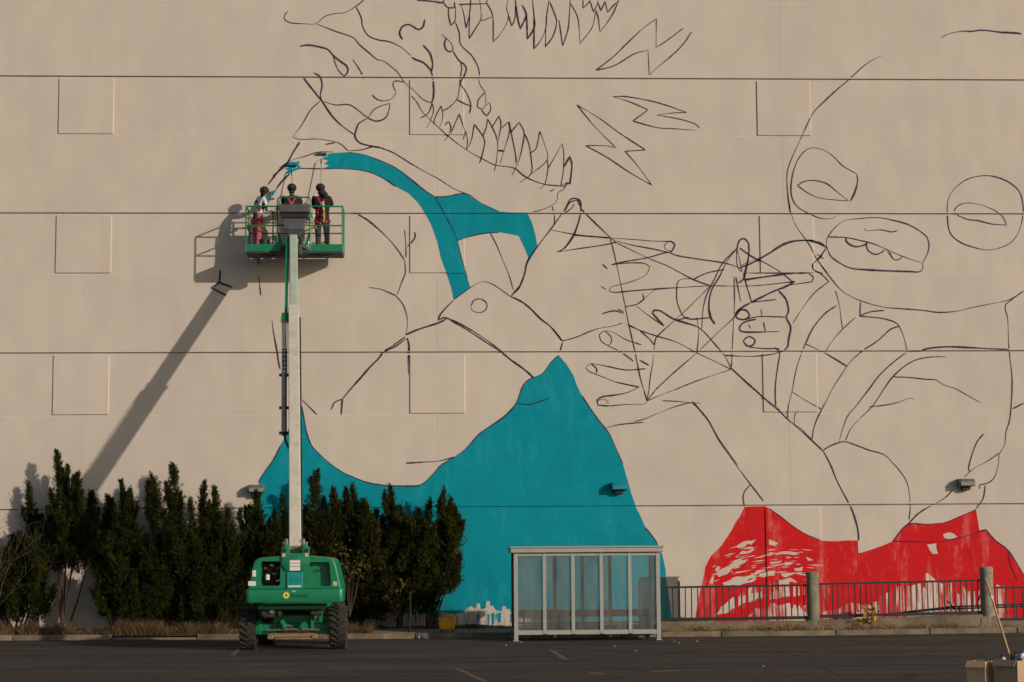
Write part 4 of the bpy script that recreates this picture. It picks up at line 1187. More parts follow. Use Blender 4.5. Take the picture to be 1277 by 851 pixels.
# cable track on the left of the boom
def side(t, dx, du): return along(t)+Vector((dx, 0, 0))+BU*du
m = MB(); m.bar(side(.715, -.20, .0), side(.995, -.165, .0), .075, .09); gb = m.build('track_tube', M['green'], lift)
m = MB(); m.bar(side(.693, -.235, 0), side(.722, -.215, 0), .19, .12, bev=.02); m.build('track_end_bracket', M['green'], gb)
tr = MB(); tr.bar(side(.33, -.25, 0), side(.53, -.245, 0), .13, .14); tk = tr.build('track_tray', M['greydk'], lift)
for t in (.332, .41, .515):
    m = MB(); m.bar(side(t, -.37, 0), side(t, -.13, 0), .05, .07); m.build('tray_clamp', M['iron'], tk)
cg = MB()
for dx in (-.30, -.24, -.18):
    for du in (-.06, .06): cg.bar(side(.515, dx, du), side(.695, dx+.005, du), .014, .014)
cgo = cg.build('cage_bars', M['steel'], tk)
for k in range(13):
    t = .52+.0138*k; m = MB(); m.bar(side(t, -.315, -.07), side(t, -.165, -.07), .014, .014); m.bar(side(t, -.315, .07), side(t, -.165, .07), .014, .014); m.build('cage_rung', M['steel'], tk)
for k in range(16):
    t = .518+.0052*k; m = MB(); m.bar(side(t, -.285, 0), side(t, -.19, 0), .05, .09); m.build('track_link', M['black'], tk)
m = MB(); m.tube([side(.335, -.25, 0), side(.31, -.22, 0), side(.285, -.14, 0)], .03, 8); m.build('hose', M['black'], tk)
for k, dx in enumerate((-.27, -.22)):
    m = MB(); m.tube([side(.52, dx, 0), side(.6, dx+.01, .03), side(.69, dx, 0)], .012, 6); m.build('hose', M['black'], tk)

for k, dx in enumerate((.145, .16)):
    m = MB(); m.tube([side(.02, dx, -.1), side(.2, dx, -.11), side(.45, dx, -.10), side(.72, dx, -.1)], .010, 6); m.build('hose', M['black'], bo)
for t_ in (.12, .33, .55):
    m = MB(); m.bar(side(t_, .12, -.12), side(t_, .175, -.12), .03, .05); m.build('hose_clamp', M['steel'], bo)
for (t_, w_, h_, mt_) in ((.07, .12, .10, 'decal'), (.70, .05, .07, 'ink'), (.705, .09, .02, 'ink')):
    m = MB(); m.bar(side(t_, -.01, -.172), side(t_+h_/10.7, -.01, -.172), w_, .004); m.build('decal', M[mt_], bo)
# platform
KY0, KY1 = -1.32, -.42                        # platform front (camera side) and wall side
kx0, kx1 = at(306.5, 300, KY0).x, at(427, 300, KY0).x
kz = at(366, 304.5, KY0).z                      # floor level
ktop = at(320, 257.5, KY0).z; kmid = at(320, 281.5, KY0).z; kgate = at(366, 246.2, KY0).z
pf = empty('platform', (0, 0, 0)); pf.parent = lift; pf.location = (0, 0, 0)
m = MB(); m.box(((kx0+kx1)/2, (KY0+KY1)/2, kz-.22), (kx1-kx0, KY1-KY0, .05), None, .008); m.build('floor', M['greydk'], pf)
gx = (at(346, 270, KY0).x, at(387, 270, KY0).x)
for (a, b) in ((kx0, gx[0]), (gx[0], gx[1]), (gx[1], kx1)):
    m = MB(); m.box(((a+b)/2, KY0, kz-.105), (b-a-.004, .03, .20), None, .006); m.build('toe_board', M['green'], pf)
for (x, y, sx_, sy_) in (((kx0+kx1)/2, KY1, kx1-kx0, .03), (kx0, (KY0+KY1)/2, .03, KY1-KY0-.04), (kx1, (KY0+KY1)/2, .03, KY1-KY0-.04)):
    m = MB(); m.box((x, y, kz-.105), (sx_, sy_, .20), None, .006); m.build('toe_board', M['green'], pf)
rr = .021
def rail(pts, nm, parent=pf, r=rr):
    m = MB(); m.tube(pts, r, 10); return m.build(nm, M['green'], parent, sm=45)
for x in (kx0, kx1):
    for y in (KY0, KY1): rail([(x, y, kz-.2), (x, y, ktop-.04), (x+(.03 if x == kx0 else -.03), y, ktop-.005)], 'post')
    for z in (ktop, kmid): rail([(x, KY0, z), (x, KY1, z)], 'side_rail')
for x in gx:
    rail([(x, KY0, kz-.2), (x, KY0, kgate-.06), (x+(.04 if x == gx[0] else -.04), KY0, kgate-.008)], 'post')
    m = MB(); m.prism([(x-.06, kz), (x+.16 if x == gx[0] else x-.16, kz), (x+.04 if x == gx[0] else x-.04, kz+.32), (x, kz+.36)], KY0+.03, KY0+.045, 'y'); m.build('gusset', M['green'], pf)
rail([(gx[0]+.04, KY0, kgate), (gx[1]-.04, KY0, kgate)], 'gate_rail')
for a, b in ((kx0, gx[0]), (gx[1], kx1)):
    rail([(a+.02, KY0, ktop), (b, KY0, ktop)], 'top_rail'); rail([(a, KY0, kmid), (b, KY0, kmid)], 'middle_rail')
rail([(gx[0], KY0, kmid+.01), (gx[1], KY0, kmid+.01)], 'middle_rail')
for z in (ktop-.02, kmid-.06): rail([(kx0, KY1, z), (kx1, KY1, z)], 'rear_rail', r=.018)
for k in range(3): x = kx0+(kx1-kx0)*(k+1)/4; rail([(x, KY1, kz-.2), (x, KY1, ktop-.02)], 'rear_post', r=.018)
# control console
cx_ = at(367.3, 262, KY0-.2).x
m = MB(); m.prism([(KY0-.34, at(367, 257.5, KY0-.3).z), (KY0-.32, at(367, 265, KY0-.3).z), (KY0-.02, at(367, 266, KY0).z), (KY0-.02, at(367, 254.5, KY0).z)], cx_-.41, cx_+.41, 'x', .02); co2 = m.build('control_console', M['grey'], pf)
m = MB(); za, zb_ = at(367, 266.2, KY0-.1).z, at(367, 273, KY0-.1).z
m.prism([(cx_-.40, za), (cx_+.40, za), (cx_+.33, zb_), (cx_-.33, zb_)], KY0-.26, KY0-.04, 'y', .01); m.build('console_underside', M['black'], co2)
zc = at(367, 287, KY0-.1).z
m = MB(); m.prism([(cx_-.32, zb_-.003), (cx_+.30, zb_-.003), (cx_+.24, zc), (cx_-.25, zc)], KY0-.22, KY0-.05, 'y', .01); m.build('document_box', M['grey'], co2)
zd = at(367, 297, KY0-.1).z
m = MB(); m.prism([(cx_-.22, zc-.003), (cx_+.20, zc-.003), (cx_+.16, zd), (cx_-.18, zd)], KY0-.24, KY0-.05, 'y', .02); m.build('rotator', M['greydk'], pf)
for k in range(5):
    m = MB(); m.lathe([(.012, 0), (.014, .05), (.02, .06), (.004, .075)], (cx_-.28+.14*k, KY0-.16, at(367, 255.5, KY0-.15).z), 'z', 8); m.build('joystick', M['black'], co2)
m = MB(); m.box((cx_, -1.47, at(366, 312, -1.47).z), (.42, .22, .30), None, .03); m.build('mount_bracket', M['greydk'], pf)
for s in (-1, 1):
    m = MB(); m.bar((cx_+s*.16, -1.46, at(366, 305, -1.46).z), (cx_+s*.62, KY0+.2, kz-.27), .07, .09); m.build('support_arm', M['greydk'], pf)
m = MB(); m.box((at(381, 306, KY0).x, KY0-.02, kz-.09), (.2, .006, .10)); m.build('decal', M['decaltan'], pf)
for k in range(2):
    m = MB(); x0_ = (kx0+.4, kx1-.9)[k]; m.tube([(x0_, KY0+.2, kz-.25), (x0_+.3, KY0+.15, kz-.30), (x0_+.6, KY0+.2, kz-.25)], .015, 6); m.build('hose', M['black'], pf)
# things standing on the platform
FLOOR = kz-.195
def paint_bucket(x, y, r, h, mat, lab):
    e = empty('paint_bucket', (x, y, FLOOR), lab, 'bucket')
    m = MB(); m.lathe([(r*.86, FLOOR), (r, FLOOR+h), (r*.95, FLOOR+h), (r*.83, FLOOR+.01)], (x, y, 0), 'z', 20); m.build('pail', mat, e, sm=40)
    m = MB(); m.tube([(x-r, y, FLOOR+h*.9), (x-r*.6, y-.03, FLOOR+h*1.2), (x, y-.05, FLOOR+h*1.3), (x+r*.6, y-.03, FLOOR+h*1.2), (x+r, y, FLOOR+h*.9)], .005, 6); m.build('handle', M['steel'], e)
paint_bucket(at(329, 298, -1.0).x, -1.0, .15, .36, M['black'], 'black paint bucket on the lift platform beside pink trousers')
paint_bucket(at(382, 298, -.8).x, -.8, .14, .34, M['white'], 'white paint bucket on the lift platform between two painters')

# ------------------------------------------------------------------ painters
from mathutils.bvhtree import BVHTree
def person(name_label, loc, rotz, J, mats, hairf, H=1.0):
    """J: joints in a frame whose +y is where the person faces; one skinned surface, materials by body region"""
    e = empty('person', loc, name_label, 'person')
    e.rotation_euler.z = rotz; e.scale = (1.12, 1.08, H)
    base = {'pel': (0, 0, .93, .135), 'belly': (0, .01, 1.08, .125), 'chest': (0, .0, 1.30, .150), 'neckb': (0, -.01, 1.46, .065), 'neck': (0, .01, 1.53, .055),
            'jaw': (0, .03, 1.59, .072), 'skull': (0, .015, 1.67, .098), 'crown': (0, .005, 1.745, .065)}
    for s, n in ((-1, 'L'), (1, 'R')):
        base.update({'sh'+n: (s*.185, -.01, 1.415, .070), 'el'+n: (s*.24, .02, 1.13, .054), 'wr'+n: (s*.25, .12, .90, .030),
                     'hip'+n: (s*.095, 0, .88, .108), 'kn'+n: (s*.10, .02, .49, .076), 'an'+n: (s*.105, -.02, .10, .060), 'ft'+n: (s*.12, .05, .05, .042), 'to'+n: (s*.125, .15, .04, .032)})
    for k, v in J.items():
        base[k] = tuple(v)+((base[k][3],) if len(v) == 3 else ())
    E_ = [('pel', 'belly'), ('belly', 'chest'), ('chest', 'neckb'), ('neckb', 'neck'), ('neck', 'jaw'), ('jaw', 'skull'), ('skull', 'crown')]
    for n in 'LR': E_ += [('chest', 'sh'+n), ('sh'+n, 'el'+n), ('el'+n, 'wr'+n), ('pel', 'hip'+n), ('hip'+n, 'kn'+n), ('kn'+n, 'an'+n), ('an'+n, 'ft'+n), ('ft'+n, 'to'+n)]
    K = list(base); me = bpy.data.meshes.new('bones'); me.from_pydata([base[k][:3] for k in K], [(K.index(a), K.index(b)) for a, b in E_], [])
    ob = bpy.data.objects.new('bones', me); COL.objects.link(ob)
    sk = ob.modifiers.new('skin', 'SKIN'); sk.use_smooth_shade = True
    lay = me.skin_vertices[0].data if me.skin_vertices else None
    for i, k in enumerate(K):
        r_ = base[k][3]; lay[i].radius = (r_, r_); lay[i].use_root = (k == 'pel')
    sb = ob.modifiers.new('sub', 'SUBSURF'); sb.levels = sb.render_levels = 2
    dg = bpy.context.evaluated_depsgraph_get(); bm_ = bpy.data.meshes.new_from_object(ob.evaluated_get(dg)); bpy.data.objects.remove(ob)
    mb = MB(); mb.add([v.co for v in bm_.vertices], [tuple(p.vertices) for p in bm_.polygons])
    seg = {('chest', 'neckb'): 0, ('belly', 'chest'): 0, ('pel', 'belly'): 0, ('neckb', 'neck'): 2, ('neck', 'jaw'): 2, ('jaw', 'skull'): 2, ('skull', 'crown'): 2}
    for n in 'LR': seg.update({('chest', 'sh'+n): 0, ('sh'+n, 'el'+n): 0, ('el'+n, 'wr'+n): 0, ('pel', 'hip'+n): 1, ('hip'+n, 'kn'+n): 1, ('kn'+n, 'an'+n): 1, ('an'+n, 'ft'+n): 3, ('ft'+n, 'to'+n): 3})
    mi = []
    for f in mb.f:
        c = sum((mb.v[i] for i in f), Vector())/len(f); best = (9, 0)
        for (a, b), k in seg.items():
            A = Vector(base[a][:3]); B = Vector(base[b][:3]); t = max(0, min(1, (c-A).dot(B-A)/(B-A).length_squared)); d = (c-A.lerp(B, t)).length-base[a][3]*.7*(1-t)-base[b][3]*.7*t
            if d < best[0]: best = (d, k)
        k = best[1]
        if k == 2 and c.z < base['neck'][2]-.02: k = 0
        mi.append(k)
    # torso and head a little flatter / deeper than the round skin
    for v in mb.v:
        if base['pel'][2]-.1 < v.z < base['neckb'][2] and abs(v.x) < .2: v.y = base['chest'][1]*.5+(v.y-base['chest'][1]*.5)*.82
    mb.m = mi
    tree = BVHTree.FromPolygons(mb.v, mb.f)
    # hands: palm, four fingers of unequal length and a thumb from the side of the palm
    for n, s in (('L', -1), ('R', 1)):
        el = Vector(base['el'+n][:3]); wr = Vector(base['wr'+n][:3]); d = (wr-el).normalized()
        sd_ = d.cross(Vector((0, 0, 1)));
        if sd_.length < .2: sd_ = d.cross(Vector((0, 1, 0)))
        sd_.normalize(); nn = sd_.cross(d).normalized()
        mb.mi = 2; pm = wr+d*.045
        mb.ball(pm, 1, 2, (.040, .016, .052), Matrix((sd_, nn, d)).transposed())
        for i, L in enumerate((.072, .080, .075, .060)):
            o = wr+d*.085+sd_*(-.028+.0187*i)
            mb.tube([o-d*.02, o+d*L*.4-nn*.004, o+d*L*.7-nn*.030, o+d*L*.55-nn*.055], [.0085, .0085, .0078, .006], 6)
        o = wr+d*.03-sd_*s*.034
        mb.tube([o, o+d*.022-sd_*s*.022-nn*.010, o+d*.05-sd_*s*.018-nn*.034], [.010, .009, .007], 6)
    mb.mi = 2
    hd = Vector(base['skull'][:3])                            # nose and ears
    mb.add([hd+Vector(p) for p in ((-.014, .088, -.03), (.014, .088, -.03), (0, .112, -.034), (0, .092, .012), (0, .085, -.045))], [(0, 2, 3), (2, 1, 3), (0, 4, 2), (2, 4, 1)])
    for s in (-1, 1): mb.ball(hd+Vector((s*.092, -.005, -.02)), 1, 1, (.012, .022, .034))
    bo_ = mb.build('body', mats, e, org=(0, 0, 0), sm=60)
    for s in (-1, 1):
        m = MB(); m.ball(hd+Vector((s*.034, .080, .0)), .012, 1); m.build('eye', M['white'], e, org=(0, 0, 0))
    m = MB(); m.add([hd+Vector(p) for p in ((-.026, .086, -.066), (.026, .086, -.066), (.018, .091, -.074), (-.018, .091, -.074))], [(0, 1, 2, 3)]); m.build('mouth', M['harness'], e, org=(0, 0, 0))
    h = MB(); hairf(h, hd); h.build('hair', M['hair'], e, org=(0, 0, 0), sm=60)
    def strap(pts, w, mat, nm, back=True):                    # webbing laid on the body: cast onto its surface
        L = []
        for i in range(len(pts)-1):
            for q in range(5):
                t = q/5; L.append(Vector(pts[i])*(1-t)+Vector(pts[i+1])*t)
        L.append(Vector(pts[-1])); V = []; F = []
        P3 = []
        for p in L:
            dr = Vector((0, 1 if back else -1, 0)); hit = tree.ray_cast(Vector((p.x, -.8 if back else .8, p.y)), dr)
            P3.append((hit[0] if hit[0] is not None else Vector((p.x, -.1 if back else .1, p.y)))-dr*.010)
        m = MB()
        for a, b in zip(P3, P3[1:]): m.bar(a, b, w, .008, up=(0, -1 if back else 1, .01))
        m.build(nm, mat, e, org=(0, 0, 0))
    pel = base['pel']; ch = base['chest']; x0 = ch[0]
    for bk in ((True, False) if H < 1.09 else ()):
        strap([(x0-.10, ch[2]+.14), (x0-.04, ch[2]+.02), (x0+.03, ch[2]-.10), (pel[0]+.10, pel[2]+.06)], .045, M['harness'], 'harness_strap', bk)
        strap([(x0+.10, ch[2]+.14), (x0+.04, ch[2]+.02), (x0-.03, ch[2]-.10), (pel[0]-.10, pel[2]+.06)], .045, M['harness'], 'harness_strap', bk)
        strap([(pel[0]-.13, pel[2]+.05), (pel[0], pel[2]+.04), (pel[0]+.13, pel[2]+.05)], .045, M['harness'], 'waist_strap', bk)
    m = MB(); hit = tree.ray_cast(Vector((x0, -.8, ch[2]-.02)), Vector((0, 1, 0))); yb = (hit[0].y if hit[0] is not None else -.12)
    m.lathe([(.022, -.01), (.034, -.01), (.034, .0), (.022, .0)], (x0, yb-.016, ch[2]-.03), 'y', 14); m.build('harness_ring', M['steel'], e, org=(0, 0, 0))
    for n in 'LR':                                            # thigh loops
        a = Vector(base['hip'+n][:3]); b = Vector(base['kn'+n][:3]); c = a.lerp(b, .22); r_ = base['hip'+n][3]*.98
        ring = [c+Vector((math.cos(t)*r_*1.02, math.sin(t)*r_*.9, math.cos(t)*(.05 if n == 'R' else -.05))) for t in np.linspace(0, 2*math.pi, 17)]
        m = MB()
        for p, q in zip(ring, ring[1:]): m.bar(p, q, .010, .045)
        m.build('thigh_strap', M['harness'], e, org=(0, 0, 0))
    return e, tree, base
def lanyard(e, pts, r=.014):
    m = MB(); m.tube(pts, r, 6); m.build('lanyard', M['yellow'], e, org=(0, 0, 0))

PYY = -.88
def hair_short(h, c):
    h.ball(c+Vector((0, -.014, .022)), 1, 3, (.116, .122, .110)); h.ball(c+Vector((0, -.035, -.085)), 1, 2, (.075, .060, .075))
def hair_bob(h, c):
    h.ball(c+Vector((0, -.018, .020)), 1, 3, (.115, .120, .110)); h.ball(c+Vector((0, -.055, -.06)), 1, 2, (.085, .060, .07))
def hair_bun(h, c):
    h.ball(c+Vector((0, -.016, .024)), 1, 3, (.113, .120, .108)); h.ball(c+Vector((.05, -.09, -.12)), 1, 2, (.105, .075, .095)); h.ball(c+Vector((.13, -.08, -.20)), 1, 2, (.075, .06, .10))
# the one in the printed shirt, turned to the right and leaning at the rail
x1 = at(320.5, 300, -.90).x
p1, _, b1_ = person('person in a printed shirt and pink trousers leaning over the platform rail', (x1, -.90, FLOOR), R(-52),
    {'pel': (0, 0, .90), 'belly': (0, .03, 1.04), 'chest': (0, .08, 1.25), 'neckb': (.0, .13, 1.40), 'neck': (.0, .17, 1.455), 'jaw': (.0, .22, 1.50), 'skull': (.0, .225, 1.58), 'crown': (.0, .225, 1.655),
     'shL': (-.17, .10, 1.36), 'shR': (.17, .08, 1.36), 'elL': (-.24, .30, 1.28), 'wrL': (-.22, .50, 1.42), 'elR': (.23, .14, 1.08), 'wrR': (.10, .34, 1.09),
     'hipL': (-.09, 0, .86), 'hipR': (.09, 0, .86), 'knL': (-.09, .03, .48), 'knR': (.11, -.03, .48), 'anL': (-.09, .02, .10), 'anR': (.12, -.06, .10)},
    [M['print'], M['pink'], M['skin'], M['black']], hair_bob, 1.10)
lanyard(p1, [(-.10, -.12, .93), (-.16, -.14, .82), (-.08, -.13, .68), (.10, -.08, .62), (.26, .0, .64), (.36, .10, .74), (.42, .16, .86)])
# the one in the middle, back turned, rolling above the console
x2 = at(363.5, 300, PYY).x
p2, _, _b = person('person in black with a red harness reaching up behind the control console', (x2, PYY, FLOOR), R(3),
    {'pel': (.05, 0, .95), 'hipL': (-.04, 0, .90), 'hipR': (.15, 0, .90), 'knL': (-.02, .02, .50), 'knR': (.22, .02, .50), 'anL': (-.02, 0, .1), 'anR': (.25, 0, .1), 'ftL': (-.02, .05, .05), 'toL': (-.02, .15, .04), 'ftR': (.26, .05, .05), 'toR': (.26, .15, .04),
     'elL': (-.22, .24, 1.24), 'wrL': (-.06, .40, 1.22), 'elR': (.22, .26, 1.34), 'wrR': (.06, .42, 1.46)},
    [M['blackcloth'], M['jeans'], M['skin'], M['black']], hair_short, 1.075)
x3 = at(401.5, 300, PYY).x
p3, _, _b = person('person in a black hoodie and dark jeans painting with a long roller', (x3, PYY, FLOOR), R(-6),
    {'skull': (-.045, .02, 1.675), 'crown': (-.05, .01, 1.75), 'jaw': (-.035, .035, 1.595), 'neck': (-.02, .01, 1.535), 'elL': (-.25, .22, 1.24), 'wrL': (-.09, .38, 1.20), 'elR': (.20, .27, 1.30), 'wrR': (.02, .42, 1.44),
     'chest': (0, 0, 1.30, .168), 'belly': (0, .01, 1.08, .145), 'pel': (.0, 0, .93, .140), 'knL': (-.10, .03, .49), 'knR': (.12, 0, .49), 'anL': (-.09, 0, .1), 'anR': (.14, 0, .1)},
    [M['blackcloth'], M['jeans'], M['skin'], M['black']], hair_bun, 1.075)
lanyard(p3, [(.05, -.16, 1.22), (.07, -.19, 1.05), (.08, -.19, .88), (.06, -.18, .78)], .018)
lanyard(p3, [(-.17, -.08, .98), (-.21, -.08, .86), (-.18, -.10, .72), (-.10, -.12, .62)], .014)
m = MB(); m.ball((-.20, -.12, .97), 1, 2, (.055, .03, .085)); m.build('hanging_rag', M['white'], p3, org=(0, 0, 0), sm=60)
m = MB(); m.bar((.06, -.185, 1.30), (.08, -.195, 1.02), .035, .012); m.build('reflective_webbing', M['white'], p3, org=(0, 0, 0))

def roller(u, v, hand, lab):
    c = at(u, v, 0); e = empty('paint_roller', hand, lab, 'paint roller', 'long handled paint rollers')
    m = MB(); m.lathe([(.022, -.135), (.032, -.13), (.032, .13), (.022, .135)], (c.x, -.045, c.z), 'x', 16); m.build('sleeve', M['rollerteal'], e, sm=40)
    n = Vector((c.x-.0, -.16, c.z-.20))
    m = MB(); m.tube([(c.x+.13, -.045, c.z), (c.x+.165, -.05, c.z), (c.x+.165, -.07, c.z-.06), (c.x+.02, -.12, c.z-.13), n], .006, 6); m.build('wire_frame', M['steel'], e)
    h = Vector(hand); lo = h+(h-n).normalized()*.35
    m = MB(); m.tube([n, h, lo], .013, 10); m.build('extension_pole', M['pole2'], e, sm=40)
    m = MB(); m.tube([n+(h-n).normalized()*-.02, n+(h-n).normalized()*.12], .017, 10); m.build('grip_socket', M['black'], e, sm=40)
M['rollerteal'] = simple('wet_teal_roller_sleeve', (.003, .10, .115), .5, 0, .2, 9); M['pole2'] = simple('grey_aluminium_pole', (.25, .225, .18), .45, .3, .1, 9)
roller(364, 206.5, (x2+.02, PYY+.46, FLOOR+1.48), 'paint roller touching the small teal patch')
roller(401, 192.5, (x3-.05, PYY+.46, FLOOR+1.46), 'paint roller at the ragged end of the teal band')
bw = at(338, 240, 0); bh = Vector((x1, -.90, FLOOR)) + Matrix.Rotation(R(-52), 3, 'Z') @ Vector((-.23, .58, 1.61))
e = empty('paint_brush', bh, 'paint brush held against the wall by the person in pink trousers', 'brush')
dv = (Vector((bw.x, -.05, bw.z))-bh)
m = MB(); m.tube([bh-dv*.05, bh+dv*.85], .011, 8); m.build('handle', M['pole2'], e)
m = MB(); m.bar(bh+dv*.85, bh+dv*.99, .10, .02); m.build('bristles', M['rollerteal'], e)

# ------------------------------------------------------------------ junipers and other plants
def sprays(P, D, L, Wd):
    """one bent diamond per spray: position, direction, length, width -> vertex and face arrays"""
    n = len(P); up = RNG.normal(size=(n, 3)); s = np.cross(D, up); s /= np.linalg.norm(s, axis=1)[:, None]+1e-9
    b = np.cross(D, s)
    V = np.empty((n, 4, 3)); V[:, 0] = P; V[:, 1] = P+D*(L*.5)[:, None]+s*Wd[:, None]+b*(Wd*.4)[:, None]
    V[:, 2] = P+D*L[:, None]; V[:, 3] = P+D*(L*.5)[:, None]-s*Wd[:, None]+b*(Wd*.4)[:, None]
    F = np.arange(n*4).reshape(n, 4); return V.reshape(-1, 3), F
def flame(t): return np.where(t < .14, .7+.3*(t/.14), np.maximum(.0, 1-((t-.14)/.86))**.8)
def plume(base, tip, Rw, dens=1.0, lean=0.0):
    """a flame shaped juniper leader: feathery branchlets sweeping out and up from its axis, each set with fine sprays"""
    base = np.array(base); tip = np.array(tip); ax = tip-base; H = np.linalg.norm(ax); Rw = min(Rw, H*.34); a1 = ax/H
    nb = int((12+H*Rw*84)*dens)
    t = RNG.random(nb)**.9*.93; ang = RNG.random(nb)*2*np.pi; r_ = Rw*flame(t)*RNG.uniform(.62, 1.12, nb)
    out = np.stack([np.cos(ang), np.sin(ang)*.9, np.zeros(nb)], 1)
    c0 = base+ax*t[:, None]+out*(r_*.30)[:, None]; c0[:, 0] += np.sin(t*np.pi)*lean
    ln = np.minimum(RNG.uniform(.20, .46, nb), .34*H)*(1-.45*t)
    c1 = c0+out*(r_*.70)[:, None]+a1*(ln*.55)[:, None]+np.array([0, 0, 1])*(ln*.5)[:, None]
    bd = c1-c0; bl = np.linalg.norm(bd, axis=1); bd /= bl[:, None]
    k = 44; s = RNG.random((nb, k))**.8; th = RNG.random((nb, k, 1))
    off = RNG.normal(size=(nb, k, 3))*(.040*(1-s)+.010)[:, :, None]
    bend = (np.sin(s*np.pi)*.04)[:, :, None]*-out[:, None, :]
    P = (c0[:, None]+(c1-c0)[:, None]*s[:, :, None]+off+bend).reshape(-1, 3)
    D = (bd[:, None]+off*7.0+RNG.normal(size=(nb, k, 3))*.16+np.array([0, 0, .25])).reshape(-1, 3); D /= np.linalg.norm(D, axis=1)[:, None]
    L = RNG.uniform(.035, .085, nb*k); Wd = L*RNG.uniform(.085, .14, nb*k)
    ki = int(nb*7); ti = RNG.random(ki); ai = RNG.random(ki)*6.283; ri = Rw*flame(ti)*.55*np.sqrt(RNG.random(ki))   # the dense inner twigs
    Pi = base+ax*ti[:, None]; Pi[:, 0] += ri*np.cos(ai)+np.sin(ti*np.pi)*lean; Pi[:, 1] += ri*np.sin(ai)
    Di = RNG.normal(size=(ki, 3))*.5+np.array([0, 0, .8]); Di /= np.linalg.norm(Di, axis=1)[:, None]
    tips = RNG.random((30, 1)); Pt = base+ax*(.78+.20*tips)+RNG.normal(size=(30, 3))*.014*(1.3-tips); Dt = np.tile(a1, (30, 1))+RNG.normal(size=(30, 3))*.12
    return np.vstack([P, Pi, Pt]), np.vstack([D, Di, Dt]), np.concatenate([L, RNG.uniform(.08, .15, ki), RNG.uniform(.05, .10, 30)]), np.concatenate([Wd, RNG.uniform(.010, .018, ki), np.full(30, .009)])
def juniper(label, bu, Y, tips, fill, mat):
    """tips: leaders as (tip u, tip v, base u, base v, half width px, dy); fill: (u0, u1, v top, v bottom, count)"""
    b = at(bu, 775, Y); e = empty('juniper', (b.x, Y, .12), label, 'shrub', 'junipers planted along the warehouse wall')
    PL = []
    for (tu, tv, u0, v0, w, dy) in tips:
        PL.append((at(u0, v0, Y+dy), at(tu, tv-3, Y+dy*1.2), w*1.6*.0213, random.uniform(-.13, .13)))
    for (pb, pt, w, _) in list(PL):                           # side plumes that fork off each leader
        for q in range(4):
            t0 = random.uniform(.12, .62); a = pb.lerp(pt, t0); sd_ = random.choice((-1, 1)); ll = (pt-pb).length
            tipq = pb.lerp(pt, min(.93, t0+random.uniform(.24, .36)))+Vector((sd_*random.uniform(.10, .34)*(1.1-t0), random.uniform(-.3, .1), 0))
            PL.append((a, tipq, random.uniform(5, 9)*.0213*(1.25-t0), sd_*random.uniform(.02, .08)))
    for (u0, u1, v0, v1, n) in fill:
        n = int(n*1.9)
        for i in range(n):
            uu = u0+(u1-u0)*((i % (n//2+1))+random.random())/(n//2+1); vv = v1+2+random.uniform(0, 9) if i % 2 else random.uniform(v0+35, v1-12)
            hh = random.uniform(26, 70); dy = random.uniform(-.75, .30); sw = random.gauss(4, 17)
            tu = min(max(uu+sw, u0-6), u1+8); tv = max(v0-4, vv-hh)
            PL.append((at(uu, vv, Y+dy), at(tu, tv, Y+dy*1.15-abs(sw)*.004), random.uniform(11, 21)*.0213, random.uniform(-.18, .18)))
    A = [plume(*p[:3], 1.0, p[3]) for p in PL]
    P = np.vstack([a[0] for a in A]); D = np.vstack([a[1] for a in A]); L = np.concatenate([a[2] for a in A]); Wd = np.concatenate([a[3] for a in A])
    P[:, 1] = np.minimum(P[:, 1], -.03); P[:, 2] = np.maximum(P[:, 2], .16)
    V, F = sprays(P, D, L, Wd); V -= np.array(e.location)
    link('crown', fast_mesh('crown', V, F, mat), e)
    m = MB(); b0 = Vector((b.x, Y, .08))
    for k, (pb, pt, w, _) in enumerate(PL[:len(tips)]):
        r0 = .06 if k == 0 else .032
        f = b0+Vector((random.uniform(-.1, .1), random.uniform(-.1, .1), 0)); mid = f.lerp(Vector(pb), .55)+Vector((0, 0, -.12))
        m.tube([f, mid, Vector(pb), Vector(pb).lerp(Vector(pt), .75)], [r0, r0*.75, r0*.55, .006], 6)
    m.build('trunk', M['bark'], e, sm=50)
JY = -.74
juniper('spreading juniper under the bare twigs', 22, JY-.25, [(-12, 672, -8, 735, 13, -.2), (13, 682, 16, 745, 15, -.3), (33, 676, 36, 745, 14, -.3), (52, 655, 44, 735, 11, -.1), (36, 606, 44, 690, 9, .55), (-30, 640, -25, 720, 14, .2)], [(-30, 60, 672, 764, 12), (-25, 58, 715, 768, 6)], M['juniper'])
juniper('tallest juniper with a slender twin leader above a bare gap', 78, JY, [(70, 566, 76, 690, 13, .0), (84.5, 584, 83, 680, 7, .1), (96, 594, 92, 690, 13, -.1), (114, 618, 110, 700, 10, .3), (62, 640, 72, 702, 9, -.2)], [(66, 112, 640, 706, 7)], M['juniper'])
juniper('juniper with three thin dark leaders', 142, JY, [(133.5, 622, 138, 720, 10, .25), (150.5, 604, 152, 720, 9, -.0), (162.5, 614, 168, 700, 12, -.1), (124, 690, 130, 752, 9, -.35)], [(120, 182, 670, 764, 12)], M['juniper'])
juniper('broad juniper rising to one sharp high tip', 205, JY, [(188.5, 597, 196, 690, 12, -.15), (215.5, 583, 222, 715, 18, -.0), (236, 630, 236, 720, 12, -.2), (203, 640, 204, 730, 15, .2)], [(178, 248, 665, 768, 13)], M['juniper'])
juniper('twin tipped juniper left of the wall lamp', 268, JY, [(254.5, 605, 258, 700, 11, .0), (266.5, 611, 272, 700, 10, -.1), (284, 640, 284, 720, 12, .1)], [(244, 300, 660, 768, 10)], M['juniper'])
juniper('blunt juniper below the wall lamp', 316, JY, [(305, 636, 306, 715, 11, .1), (320, 617, 318, 720, 13, -.0), (333, 660, 330, 740, 10, -.2)], [(296, 342, 660, 766, 9)], M['juniper'])
